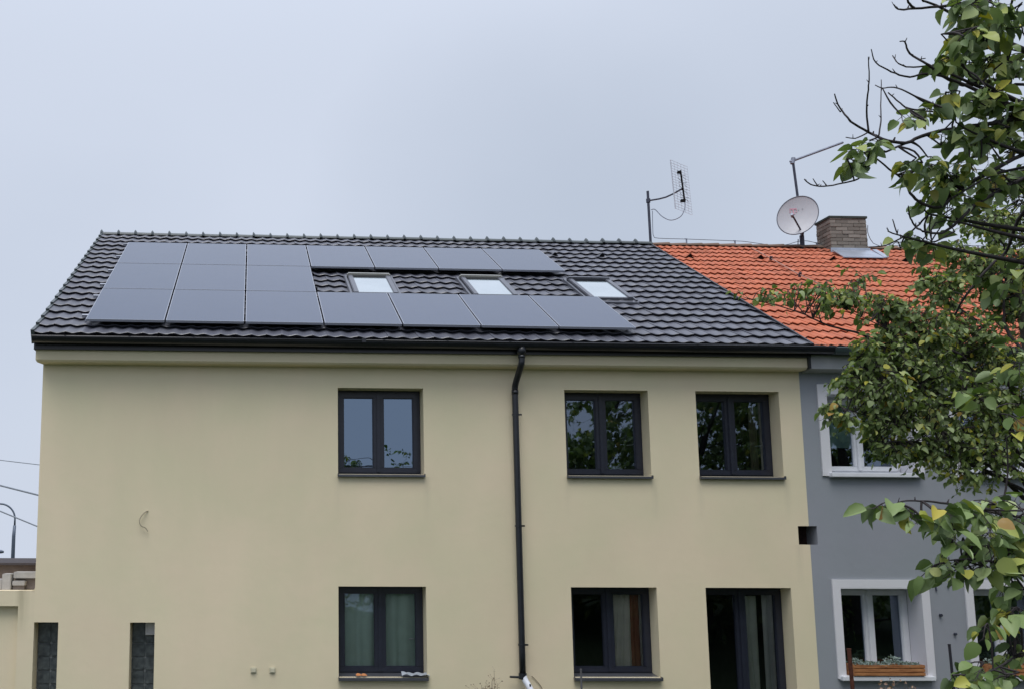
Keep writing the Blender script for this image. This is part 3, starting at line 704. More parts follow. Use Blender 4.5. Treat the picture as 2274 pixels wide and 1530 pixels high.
# the first narrow opening sits in the main wall right at its left edge: re-cut the cream wall there
wall = [c for c in cream.children if c.name.startswith('wall')][0]
mb = MB()
wall_with_holes(mb, XL+.0, XR, -3.5, 2.45, holes[:-1]+[(NICHE[0], XR+.0001, NICHE[2], NICHE[3]), (-2.985, -2.648, -2.9, NZ)], 0, REV)
mb.add([(XL, 0, -3.5), (XL, YB, -3.5), (XL, YB, 2.45), (XL, 0, 2.45)], [(3, 2, 1, 0)])
mb.add([(XL, .02, 2.45), (XL, YB, 2.45), (XL, Y_R, 5.72)], [(0, 2, 1)])
mb.add([(XL, YB, -3.5), (XR, YB, -3.5), (XR, YB, 2.45), (XL, YB, 2.45)], [(3, 2, 1, 0)])
me = bpy.data.meshes.new('wall'); me.from_pydata(mb.v, [], mb.f); me.update(); me.materials.append(M_cream); wall.data = me
blockwin(cream, -2.985, -2.648, -2.9, NZ, False)
# concrete blocks on the terrace
M_aac = plain('aerated_concrete', (.40, .385, .37), .9, .2, var=.12, scale=10, bump=.3)
M_aac2 = plain('dusty_concrete', (.24, .21, .20), .9, .2, var=.15, scale=10, bump=.3)
def cblock(lb, x0, x1, y0, y1, z0, z1, mt, rz=0):
    m = MB(); cx, cy = (x0+x1)/2, (y0+y1)/2
    m.box(x0-cx, x1-cx, y0-cy, y1-cy, z0, z1, bev=.008); o = m.build('concrete_block', mt); o.location = (cx, cy, 0); o.rotation_euler = (0, 0, rz)
    tag(o, lb, 'concrete block', 'concrete blocks stacked on the annex')
cblock('long white block lying on top of the stack beside the house', -3.40, -2.998, .42, .66, -.882, -.79, M_aac)
cblock('upright white block standing left of the long top block', -3.545, -3.42, .33, .60, -1.044, -.815, M_aac, .05)
cblock('pale block sticking out under the long top block', -3.40, -3.22, .36, .50, -.985, -.915, M_aac, .02)
cblock('dusty brown block at the bottom right of the stack', -3.39, -3.0, .50, .72, -1.044, -.884, M_aac2)
cblock('cut off white block at the far left of the stack', -3.80, -3.56, .42, .66, -1.044, -.895, M_aac)
m = MB(); m.box(-3.40, -3.235, .40, .495, -1.044, -.988, bev=.004); o = m.build('concrete_block', M_aac2); tag(o, 'dusty block under the sticking out pale block', 'concrete block', 'concrete blocks stacked on the annex')
def brickwall():
    m = Mat('brown_boarding', (.12, .095, .09), .9, .2); m.color(m.ramp(m.noise(2.2, 6, .65), [(.3, (.085, .065, .062)), (.7, (.15, .12, .108))])); m.bump(m.noise(14, 4), .4, .02); return m.m
t = thing('brown_shed', 'dull brown shed wall rising behind the concrete blocks', 'shed')
m = MB(); m.box(-12, -3.02, 2.5, 5.5, -3.3, -.76); m.build('wall', brickwall(), t)
m = MB(); m.box(-12.05, -3.0, 2.44, 5.56, -.758, -.722); m.build('roof', plain('shed_roof_felt', (.05, .043, .05), .9), t)

# ================================================================== GREY HOUSE
grey = thing('terraced_house', 'grey rendered house with red tiled roof and white framed windows', 'house')
GX1 = 17.8
GU1 = (8.490, 9.757, .695, 1.872); GU2 = (10.45, 11.70, .695, 1.872)
GL1 = (8.495, 9.700, -2.187, -.951); GL2 = (10.440, 11.66, -2.187, -.951)
GU3 = (12.6, 13.85, .695, 1.872); GL3 = (12.6, 13.85, -2.187, -.951)
gw = [GU1, GU2, GL1, GL2, GU3, GL3]
m = MB(); wall_with_holes(m, XR, GX1, -3.5, 2.45, [(XR-.0001, NICHE[1], NICHE[2], NICHE[3])]+gw, 0.004, .40)
m.add([(GX1, 0.004, -3.5), (GX1, YB, -3.5), (GX1, YB, 2.45), (GX1, 0.004, 2.45)], [(0, 1, 2, 3)])
m.add([(GX1, .02, 2.45), (GX1, YB, 2.45), (GX1, Y_R, 5.72)], [(0, 1, 2)])
m.add([(XR, YB-.01, -3.5), (GX1, YB-.01, -3.5), (GX1, YB-.01, 2.45), (XR, YB-.01, 2.45)], [(3, 2, 1, 0)])
m.build('wall', M_greywall, grey)
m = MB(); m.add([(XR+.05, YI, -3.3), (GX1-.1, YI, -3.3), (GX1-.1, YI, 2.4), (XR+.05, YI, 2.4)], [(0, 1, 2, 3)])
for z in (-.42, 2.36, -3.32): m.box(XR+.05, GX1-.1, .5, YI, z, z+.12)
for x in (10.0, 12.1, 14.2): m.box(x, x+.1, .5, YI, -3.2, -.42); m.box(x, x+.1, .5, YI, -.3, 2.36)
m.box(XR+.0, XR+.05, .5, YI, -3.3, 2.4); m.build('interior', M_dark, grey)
# niche lining: box recess bridging both houses
m = MB(); a, b, c, d = NICHE; y1 = REV-.03
M_niche = plain('raw_brick_recess', (.050, .030, .028), .9, .1, var=.3, scale=20)
m.add([(a, y1, c), (b, y1, c), (b, y1, d), (a, y1, d)], [(0, 1, 2, 3)]); m.add([(a+.003, .03, c), (a+.003, y1, c), (a+.003, y1, d), (a+.003, .03, d)], [(3, 2, 1, 0)])
m.add([(a, .03, d-.003), (b, .03, d-.003), (b, y1, d-.003), (a, y1, d-.003)], [(0, 1, 2, 3)]); m.add([(a, .03, c+.003), (b, .03, c+.003), (b, y1, c+.003), (a, y1, c+.003)], [(3, 2, 1, 0)])
m.build('wall_recess', M_niche, grey)
# cornice
m = MB(); prof2 = [(0.004, 2.17), (-.225, 2.20), (-.225, 2.56), (0.004, 2.56)]; k = 4
vs = [(x, y, z) for x in (8.165, GX1) for (y, z) in prof2]
m.add(vs, [(i, i+1, i+1+k, i+k)[::-1] for i in range(k-1)]+[(0, 1, 2, 3), (7, 6, 5, 4)]); m.build('cornice', M_greycornice, grey)
m = MB(); m.box(8.1285, 8.163, -.245, -.01, 2.20, 2.56); m.build('party_joint', M_gutter, grey)
# roof
m = MB(); tiles(m, joint, lambda s: GX1+.1, .1405, .022, .036, 19, rprof, per=6, seam=.003, seed=8)
roofr = m.build('roof', M_rtile, grey, False, 'tile')
m = MB(); tiles(m, joint, lambda s: GX1+.1, .281, .026, .030, 19, rprof, per=6, seam=.003, seed=9, back=mirror); m.build('rear_roof_slope', M_rtile, roofr, False, 'tile')
m = MB()
for f in (lambda p: p, mirror):
    vs = [RP(8.22, S_E+.03, N_T-.1), RP(GX1+.05, S_E+.03, N_T-.1), RP(GX1+.05, S_R, N_T-.1), RP(8.42, S_R, N_T-.1), RP(8.22, S_E+.03, N_T-.02), RP(GX1+.05, S_E+.03, N_T-.02), RP(GX1+.05, S_R, N_T-.02), RP(8.42, S_R, N_T-.02)]
    m.add([f(p) for p in vs], [(0, 3, 2, 1), (4, 5, 6, 7), (0, 1, 5, 4), (1, 2, 6, 5), (2, 3, 7, 6), (3, 0, 4, 7)])
m.build('roof_deck', M_black, roofr)
m = MB(); ridge_tiles(m, 8.45, GX1+.1, 27, .060, .078, .022, 12, collar=False); m.build('ridge', M_rridge, roofr, False, 'tile')
for x in (8.76, 10.19, 11.68, 13.16, 14.65, 16.1): vent(x, 5.22, M_rtile, roofr, .085)
gutter(8.44, GX1, GY+.01, GZ-.04, -.0028, .085, plain('old_green_gutter', (.05, .075, .08), .5), grey)
m = MB(); m.box(8.163, GX1, -.262, -.19, 2.40, 2.545); m.build('fascia', M_gutter, grey)
# chimney
def chimney():
    cx0, cx1, cy0, cy1, zt = 12.11, 12.89, 5.22, 5.70, 6.385
    rnd = random.Random(3); m = MB()
    m.box(cx0+.012, cx1-.012, cy0+.012, cy1-.012, 5.3, zt)
    z = 5.42; row = 0
    while z < zt-.02:
        h = .078
        L = .25
        for (fx0, fx1, face) in ((cx0, cx1, 'f'), (cy0, cy1, 'l'), (cy0, cy1, 'r'), (cx0, cx1, 'b')):
            p = fx0-(L/2 if row % 2 else 0)
            while p < fx1:
                a, b = max(p, fx0)+.003, min(p+L, fx1)-.003
                if b-a > .02:
                    d = rnd.uniform(-.008, .006); col = rnd.random()
                    if face == 'f': bb = (a, b, cy0+d, cy0+.02, z+.003, z+h-.004)
                    elif face == 'b': bb = (a, b, cy1-.02, cy1-d, z+.003, z+h-.004)
                    elif face == 'l': bb = (cx0+d, cx0+.02, a, b, z+.003, z+h-.004)
                    else: bb = (cx1-.02, cx1-d, a, b, z+.003, z+h-.004)
                    k0 = len(m.f); m.box(*bb, bev=.004)
                    for q in range(k0, len(m.f)): m.a[q] = col
                p += L
        z += h; row += 1
    mt = tile_mat('weathered_brick', (.205, .185, .165), .95, .1, .5, (.28, .265, .24))
    o = m.build('chimney', mt, grey, False, 'tile')
    c = MB(); c.box(cx0-.02, cx1+.02, cy0-.02, cy1+.02, zt, zt+.05, bev=.006); c.build('chimney_cap', plain('cap_concrete', (.035, .045, .04), .9), o)
    f = MB(); zr = lambda y: 0
    # sheet metal apron below the chimney
    A = [RP(12.07, 5.95, N_T+.09), RP(12.91, 5.95, N_T+.09), RP(12.80, 5.36, N_T+.085), RP(11.96, 5.36, N_T+.085)]
    f.add(A+[(p[0], p[1], p[2]-.02) for p in A], [(3, 2, 1, 0), (4, 5, 6, 7), (0, 1, 5, 4), (1, 2, 6, 5), (2, 3, 7, 6), (3, 0, 4, 7)])
    f.box(12.08, 12.92, 5.195, 5.212, 5.60, 5.74); f.build('chimney_flashing', M_zinc, o)
    g = MB(); B = [RP(12.915, 5.95, N_T+.11), RP(13.05, 6.02, N_T+.10), RP(12.95, 5.44, N_T+.09), RP(12.805, 5.36, N_T+.087)]
    g.add(B+[(p[0], p[1], p[2]-.02) for p in B], [(3, 2, 1, 0), (4, 5, 6, 7), (0, 1, 5, 4), (1, 2, 6, 5), (2, 3, 7, 6), (3, 0, 4, 7)]); g.build('flashing_wing', M_zinc, o)
chimney()
# grey house windows with pale surrounds
for k, hh in enumerate(gw):
    x0, x1, z0, z1 = hh
    b = .105 if z0 < 0 else .125
    win = make_window(grey, x0+.01, x1-.01, z0+.01, z1-.01, .30, M_white, M_glass, M_white, sill=False, handle=(), fw=.05, sashw=.055)
    s_ = MB(); y0_, y1_ = -.022, .0035
    s_.box(x0-b, x1+b, y0_, y1_, z1, z1+b+.01); s_.box(x0-b, x0, y0_, y1_, z0-.04, z1); s_.box(x1, x1+b, y0_, y1_, z0-.04, z1)
    for (xa, xb) in ((x0-.0005, x0+.012), (x1-.012, x1+.0005)): s_.box(xa, xb, -.021, .30, z0, z1)
    s_.box(x0+.012, x1-.012, -.021, .30, z1-.012, z1)
    s_.build('surround', M_surround, win)
    sl_ = MB(); sl_.box(x0-.03 if z0 > 0 else x0-.08, x1+.06, -.085, .30, z0-.06, z0+.004, bev=.008); sl_.build('sill', M_white, win)
# blind
m = MB(); m.add([(8.55, .36, 1.12), (9.10, .36, 1.12), (9.10, .36, 1.85), (8.55, .36, 1.85)], [(0, 1, 2, 3)]); m.box(8.55, 9.10, .352, .368, 1.10, 1.125)
o = m.build('roller_blind', cloth('teal_blind', (.55, .80, .78), .3)); tag(o, 'pale teal roller blind half down in the upper grey house window', 'blind')
# wall marks
m = MB(); m.tube([(9.951, .003, -1.335), (9.951, -.03, -1.335)], .02, 10); m.build('wall_bolt', M_steel, grey)
m = MB(); m.tube([(10.14, .003, -1.60), (10.14, -.03, -1.60)], .018, 8); m.build('wall_bolt', M_steel, grey)
m = MB(); m.tube([(9.92, .003, -.92), (9.92, -.012, -.99)], .012, 6); m.build('wall_bolt', M_steel, grey)
m = MB(); m.tube([(10.10, .003, -.92), (10.10, -.012, -.95)], .012, 6); m.build('wall_bolt', M_steel, grey)
# planters
def planter(x0, x1, lb, seed):
    t = thing('window_box', lb, 'planter', 'wooden planters on the lower grey house sills'); rnd = random.Random(seed)
    m = MB(); z0 = -2.183; 
    for r_ in range(3): m.box(x0, x1, -.10, -.085, z0+.01+r_*.052, z0+.056+r_*.052, bev=.004)
    for x in (x0+.01, x1-.03): m.box(x, x+.02, -.085, .10, z0, z0+.16, bev=.003)
    m.box(x0, x1, .085, .10, z0, z0+.16, bev=.003)
    mt = Mat('orange_wood', (.38, .15, .05), .7); mt.color(mt.ramp(mt.noise(3, 5, .6, (2, 8, 14)), [(.3, (.19, .065, .02)), (.7, (.46, .21, .08))])); m.build('box', mt.m, t)
    s2 = MB(); s2.box(x0+.02, x1-.02, -.08, .08, z0+.02, z0+.14); s2.build('soil', M_soil, t)
    p = MB()
    for i in range(420):
        x = rnd.uniform(x0+.02, x1-.05); y = rnd.uniform(-.09, .09); h = (.05+.10*math.exp(-((x-(x0+.62*(x1-x0)))/.09)**2)+.05*math.exp(-((x-x0-.1)/.12)**2))*rnd.uniform(.2, 1)
        leafmesh(p, (x, y, z0+.13+h), (rnd.uniform(-1, 1), rnd.uniform(-1, .3), rnd.uniform(-.2, 1)), (rnd.uniform(-1, 1), -1, rnd.uniform(0, 1)), rnd.uniform(.02, .04))
    p.build('foliage', leafmat('grey_green_leaf', [(0, (.11, .15, .14)), (.6, (.20, .26, .25)), (1, (.32, .38, .37))], .2), t)
planter(8.565, 9.60, 'orange wooden window box with grey green plants, fully visible sill', 1)
planter(10.55, 11.55, 'orange wooden window box half hidden behind the near leaves', 2)

# ================================================================== roof furniture
# TV antenna
t = thing('tv_antenna', 'grid backed television antenna on a thin dark mast above the ridge', 'antenna')
YM = Y_R-.02
m = MB(); m.tube([(8.432, YM, 5.6), (8.418, YM, 7.03)], .028, 8); m.build('mast', M_steel, t)
m = MB(); m.tube(smoothpath([(8.42, YM, 6.82, .018), (8.75, YM-.12, 6.86, .018), (9.03, YM-.32, 6.985, .018)], 3), 0, 6); m.tube([(8.42, YM, 6.78), (8.42, YM, 6.86)], .045, 8); m.build('arm', M_steel, t)
g = MB(); M_grid = plain('pale_grid_wire', (.50, .53, .60), .5)
gx0, gx1 = 8.97, 9.36
def gp(u, v): return (8.825+.42*u+.055*(1-v), YM-.25+.14*u, 6.57+1.06*v-.09*u)
for i in range(6): g.tube([gp(i/5, 0), gp(i/5, 1)], .0035, 4)
g.tube([gp(0, 0), gp(0, 1)], .013, 6)
for j in range(19): g.tube([gp(0, j/18), gp(1, j/18)], .0034, 4)
g.build('reflector_grid', M_grid, t)
m = MB(); m.tube([(8.985, YM-.34, 7.365), (9.04, YM-.34, 6.69)], .020, 6)
for v in (.10, .36, .60, .85):
    bx_ = 8.985+(1-v)*.055; z = 6.70+.66*v
    for sgn in (-1, 1):
        for dz in (-.05, .05): m.tube([(bx_, YM-.34, z), (bx_+sgn*.12, YM-.36+sgn*.06, z+dz-sgn*.03)], .004, 4)
m.box(8.92, 8.99, YM-.37, YM-.31, 7.30, 7.345); m.box(8.96, 9.05, YM-.37, YM-.31, 6.68, 6.73)
m.build('dipoles', M_black, t)
m = MB(); m.tube(smoothpath([(8.47, YM, 6.62, .009), (8.55, YM-.02, 6.62, .009), (8.66, YM-.1, 6.44, .009), (8.80, YM-.2, 6.33, .009), (8.96, YM-.3, 6.38, .009), (9.04, YM-.33, 6.55, .009), (9.045, YM-.34, 6.70, .009)], 5), 0, 5); m.build('cable', M_steelgrey, t)
# satellite dish on its pole
t = thing('satellite_dish', 'round light grey satellite dish on a pole left of the chimney', 'satellite dish')
YD = Y_R-.03
m = MB(); m.tube([(11.68, YD, 5.6), (11.68, YD, 6.10)], .045, 10); m.tube([(11.68, YD, 6.05), (11.665, YD+.03, 7.0), (11.615, YD+.03, 7.78)], .026, 8); m.tube([(11.60, YD+.03, 5.87), (11.60, YD, 6.02)], .01, 5); m.build('pole', M_steel, t)
m = MB(); m.tube([(11.555, YD+.03, 7.745), (12.74, YD+.03, 8.20)], .026, 8); m.tube([(11.60, YD+.03, 7.70), (11.63, YD+.03, 7.83)], .045, 8); m.build('crossbar', M_steelgrey, t)
nrm_ = Vector((-.42, -1, .22)).normalized(); e1 = Vector((0, 0, 1)).cross(nrm_)*-1; e1.normalize(); e2 = nrm_.cross(e1)*-1
if e2.z < 0: e2 = -e2
if e1.x < 0: e1 = -e1
C0 = Vector((11.50, YD-.20, 6.475)); RR = .445
def dish(mb, R, n0, front):
    n = 40; rr = 8; vs = [C0+nrm_*(n0-.07)]
    for j in range(1, rr+1):
        r = R*j/rr
        for i in range(n):
            a = 2*pi*i/n; vs.append(C0+e1*(cos(a)*r*.87+ sin(a)*r*.16)+e2*(sin(a)*r)+nrm_*(n0-.07*(1-(j/rr)**2)))
    fs = [(0, 1+i, 1+(i+1) % n) for i in range(n)]+[(1+(j-1)*n+i, 1+(j-1)*n+(i+1) % n, 1+j*n+(i+1) % n, 1+j*n+i) for j in range(1, rr) for i in range(n)]
    mb.add(vs, [(f if len(f) == 3 else f[::-1]) if front else (f[::-1] if len(f) == 3 else f) for f in fs])
m = MB(); dish(m, RR, 0, True); dish(m, RR, -.012, False)
n = 40; ringp = [C0+e1*(cos(2*pi*i/n)*RR*.87+sin(2*pi*i/n)*RR*.16)+e2*(sin(2*pi*i/n)*RR) for i in range(n+1)]
refl = m.build('reflector', plain('dish_light_grey', (.41, .42, .46), .45, .4, var=.04), t, True)
m = MB(); m.tube([tuple(p) for p in ringp], .010, 6, caps=False); m.build('rim', plain('dish_rim', (.10, .11, .14), .5), t)
def dp(a, b, n0=.012):
    r2 = (a*a+b*b)/(RR*RR); return C0+e1*a+e2*b+nrm_*(n0-.07*(1-r2))
M_mag = plain('magenta_print', (.50, .27, .34), .5, var=.03); M_gp = plain('grey_print', (.33, .33, .37), .5, var=.03)
def quad(mb, a0, a1, b0, b1): mb.add([dp(a0, b0), dp(a1, b0), dp(a1, b1), dp(a0, b1)], [(0, 1, 2, 3)])
m = MB(); a, b = -.065, .135; u = .021     # slab serif T between two squares
quad(m, a-2.6*u, a+2.6*u, b+1.6*u, b+3.0*u); quad(m, a-.6*u, a+.6*u, b-2.6*u, b+1.6*u); quad(m, a-1.6*u, a+1.6*u, b-3.4*u, b-2.6*u)
quad(m, a-3.2*u, a-2.6*u, b+.3*u, b+3.0*u); quad(m, a+2.6*u, a+3.2*u, b+.3*u, b+3.0*u)
quad(m, a-3.4*u, a-2.0*u, b-1.6*u, b-.3*u); quad(m, a+2.0*u, a+3.4*u, b-1.6*u, b-.3*u)
m.build('printed_letter', M_mag, refl)
m = MB()
for da, db in ((.10, .02), (.175, .035)): quad(m, a+da-.012, a+da+.012, b+db-.012, b+db+.012)
m.build('printed_squares', M_gp, refl)
tip = Vector((11.19, YD-.52, 6.37)); m = MB(); m.tube([(11.585, YD-.18, 6.10), tuple(tip)], .018, 8); m.tube([(11.68, YD, 5.98), (11.68, YD-.02, 6.10), (11.585, YD-.19, 6.09)], .032, 8); m.build('feed_arm', M_steel, t)
m = MB(); m.tube([tuple(tip+Vector((-.01, -.01, .012))), tuple(tip+Vector((.04, .06, -.02)))], .030, 8); m.build('receiver', M_steelgrey, t)
# lightning conductor
t = thing('lightning_conductor', 'thin wire on little brackets along the red roof ridge', 'wire')
pts = [(8.50, YM, 6.6, .0065), (8.49, YM, 6.2, .0065), (8.50, YM, 6.05, .0065), (8.60, YM, 6.0, .0065), (9.2, YM, 5.99, .0065), (10.24, YM, 5.965, .0065), (10.5, YM, 5.95, .0065), (11.2, YM, 5.875, .0065), (11.68, YM, 5.99, .0065), (12.0, YM, 5.945, .0065), (12.2, YM, 5.90, .0065)]
m = MB(); m.tube(smoothpath(pts, 3), 0, 5)
m.tube(smoothpath([(12.93, YM-.3, 6.25, .0065), (13.0, YM-.2, 6.06, .0065), (13.35, YM, 5.9, .0065), (14.2, YM, 5.93, .0065), (17.5, YM, 5.93, .0065)], 3), 0, 5)
m.build('wire', M_wire, t)
for x, z in ((9.2, 5.99), (10.24, 5.965), (11.25, 5.88), (12.0, 5.945), (13.6, 5.92), (14.5, 5.93), (15.5, 5.93)):
    m = MB(); m.box(x-.012, x+.012, YM-.01, YM+.01, 5.80, z+.012); m.box(x-.035, x+.012, YM-.012, YM+.012, z-.004, z+.010); m.build('bracket', M_steelgrey, t)
t = thing('conductor_cable', 'grey conductor wire running down across the red tiles with clamps', 'wire')
Pp = [(10.38, 5.98), (10.33, 5.16), (10.26, 4.5), (10.19, 3.81), (10.19, 2.99), (10.22, 2.2), (10.25, 1.0), (10.28, -.2)]
m = MB(); m.tube([RP(x, s_, N_T+.085) for x, s_ in Pp], .010, 6); m.build('wire', plain('faded_wire', (.33, .2, .16), .6), t)
for x, s_ in ((10.31, 5.05), (10.19, 3.75)):
    m = MB(); m.box(x-.022, x+.022, s_-.015, s_+.015, N_T+.03, N_T+.13, fn=RP); m.build('clamp', M_steel, t)

# ================================================================== far things at the left
def lamp(x, y, zb, zt, R, lb, head):
    t = thing('street_lamp', lb, 'street lamp', 'street lamps beyond the annex')
    m = MB(); m.tube([(x, y, zb, .13), (x-.0, y, zt-1.8, .10), (x+.03, y, zt-R-.35, .085)], 0, 10)
    m.build('pole', M_sg, t, True)
    m = MB(); m.tube([(x+.03, y, zt-R-.35, .055)]+[(x+.03-R+R*cos(a), y, zt-R+R*sin(a), .05) for a in [i*pi/2/8 for i in range(9)]]+[(x+.03-R-head, y, zt+.03, .05)], 0, 8); m.build('arm', M_sg, t, True)
    m = MB(); m.tube([(x+.03-R-head, y, zt+.03, .05), (x+.03-R-head-.2, y, zt+.03, .12), (x+.03-R-head-.6, y, zt+.03, .13), (x+.03-R-head-.8, y, zt+.03, .05)], 0, 10, flat=.5); m.build('lamp_head', M_sg, t, True)
M_cable = plain('overhead_cable_sheath', (.26, .29, .34), .6)
M_sg = plain('lamp_steel', (.10, .125, .17), .5, .5, .3)
lamp(-13.09, 40, -5.5, 1.40, .85, 'near street lamp with curved arm rising above the brown shed', .7)
m = MB(); t = thing('street_lamp', 'far street lamp of which only the lamp head tip shows at the picture edge', 'street lamp', 'street lamps beyond the annex')
m.tube([(-13.60, 40, -1.27, .05), (-13.75, 40, -1.25, .10), (-14.2, 40, -1.24, .09)], 0, 8, flat=.6); m.build('lamp_head', M_sg, t, True)
m = MB(); m.tube([(-14.2, 40, -1.25), (-15.5, 40, -1.4), (-16.0, 40, -2.0), (-16.0, 40, -6)], .05, 8); m.build('pole', M_sg, t)
for k, ((xa, za), (xb, zb), r, lb) in enumerate([((-7.218, 1.863), (-6.112, 1.74), .006, 'thin faint overhead cable, the topmost of three at the left'), ((-7.188, 1.134), (-6.054, .856), .013, 'thick overhead cable, the middle of three at the left'), ((-7.157, .397), (-6.073, -.035), .010, 'overhead cable crossing the street lamp, the lowest of three')]):
    sl2 = (zb-za)/(xb-xa); f = lambda x: za+sl2*(x-xa)
    m = MB(); m.tube([(x, 14, f(x)+.0015*(x+6.6)**2) for x in (-45, -35, -25, -18, -14, -10, -8, -7, -6, -5, -3, 0, 3)], r*2, 6)
    o = m.build('overhead_cable', M_cable); tag(o, lb, 'cable', 'overhead cables at the left')
    o.location = (0, 0, 0)

# ================================================================== things in front of the houses
def post(name, x, y, z0, z1, r, mt, lb, cat, lean=0, sq=False):
    m = MB()
    if sq: m.box(x-r, x+r, y-r, y+r, z0, z1, bev=.004)
    else: m.tube([(x-lean, y, z0), (x, y, z1)], r, 8); m.tube([(x, y, z1-.01), (x, y, z1+.004)], r*1.15, 8)
    o = m.build(name, mt); tag(o, lb, cat)
post('garden_stake', 4.012, -2.0, -3.15, -1.823, .012, plain('grey_rod', (.10, .10, .11), .5), 'thin grey garden stake below the lower middle window', 'garden stake')
post('rusty_post', 6.998, -2.5, -3.1, -1.521, .022, M_rust, 'rusty iron post in front of the lower grey house window', 'post', -.04)
post('garden_stake', 8.937, -1.5, -3.2, -1.579, .016, M_blackpole, 'thin dark stake leaning between the two lower grey house windows', 'garden stake', -.03)
m = MB(); m.tube([(5.35, -1.6, -3.1), (5.33, -1.6, -2.12)], .012, 6)

def dryplant(lb, c, h, n, spread, seed, mt, leafm, leafsize, zbase=-3.1):
    rnd = random.Random(seed); t = thing('dry_plant', lb, 'plant', 'dry weeds in front of the wall')
    st = MB(); lf = MB()
    for i in range(n):
        a = rnd.uniform(-1, 1)*spread; b = rnd.uniform(-.5, .5)*spread; hh = h-rnd.uniform(0, .14)
        p = smoothpath([(c[0]+a*.2, c[1]+b*.3, zbase, .004), (c[0]+a*.6, c[1]+b*.6, zbase+(hh-zbase)*.5, .003), (c[0]+a+rnd.uniform(-.03, .03), c[1]+b, zbase+(hh-zbase), .0018)], 4)
        st.tube(p, 0, 4)
        for k in range(7):
            q = p[-1-int(k*.6)]; q = Vector(q[:3])+Vector((rnd.uniform(-.02, .02), rnd.uniform(-.02, .02), rnd.uniform(-.05, .02)))
            e = q+Vector((rnd.uniform(-.07, .07), rnd.uniform(-.05, .05), rnd.uniform(.0, .07))); st.tube([tuple(q), tuple(e)], .0012, 3)
            leafmesh(lf, e, (rnd.uniform(-1, 1), rnd.uniform(-1, 1), rnd.uniform(-.3, 1)), (rnd.uniform(-1, 1), -1, rnd.uniform(0, 1)), leafsize*rnd.uniform(.6, 1.2))
    st.build('stem', mt, t); lf.build('foliage', leafm, t)
M_seed = leafmat('seed_brown', [(0, (.10, .075, .055)), (.6, (.19, .14, .10)), (1, (.28, .2, .13))], .2)
M_dgreen = leafmat('weed_green', [(0, (.03, .04, .018)), (1, (.07, .085, .035))], .2)
dryplant('feathery dry weed left of the downpipe foot', (3.08, -1.0), -2.12, 18, .20, 1, M_dry, M_seed, .022)
dryplant('faint tall thin dry weed left of the downpipe', (3.24, -.9), -1.98, 1, .03, 2, M_dry, M_seed, .010)
dryplant('dark weed tip below the lower left window', (1.44, -1.0), -2.17, 2, .05, 3, M_twig, M_dgreen, .04)
dryplant('brown dried flowers below the grey house window box', (7.12, -3.0), -1.80, 12, .20, 4, M_dry, leafmat('dried_petal', [(0, (.16, .09, .07)), (.6, (.30, .19, .15)), (1, (.42, .30, .22))], .2), .035)

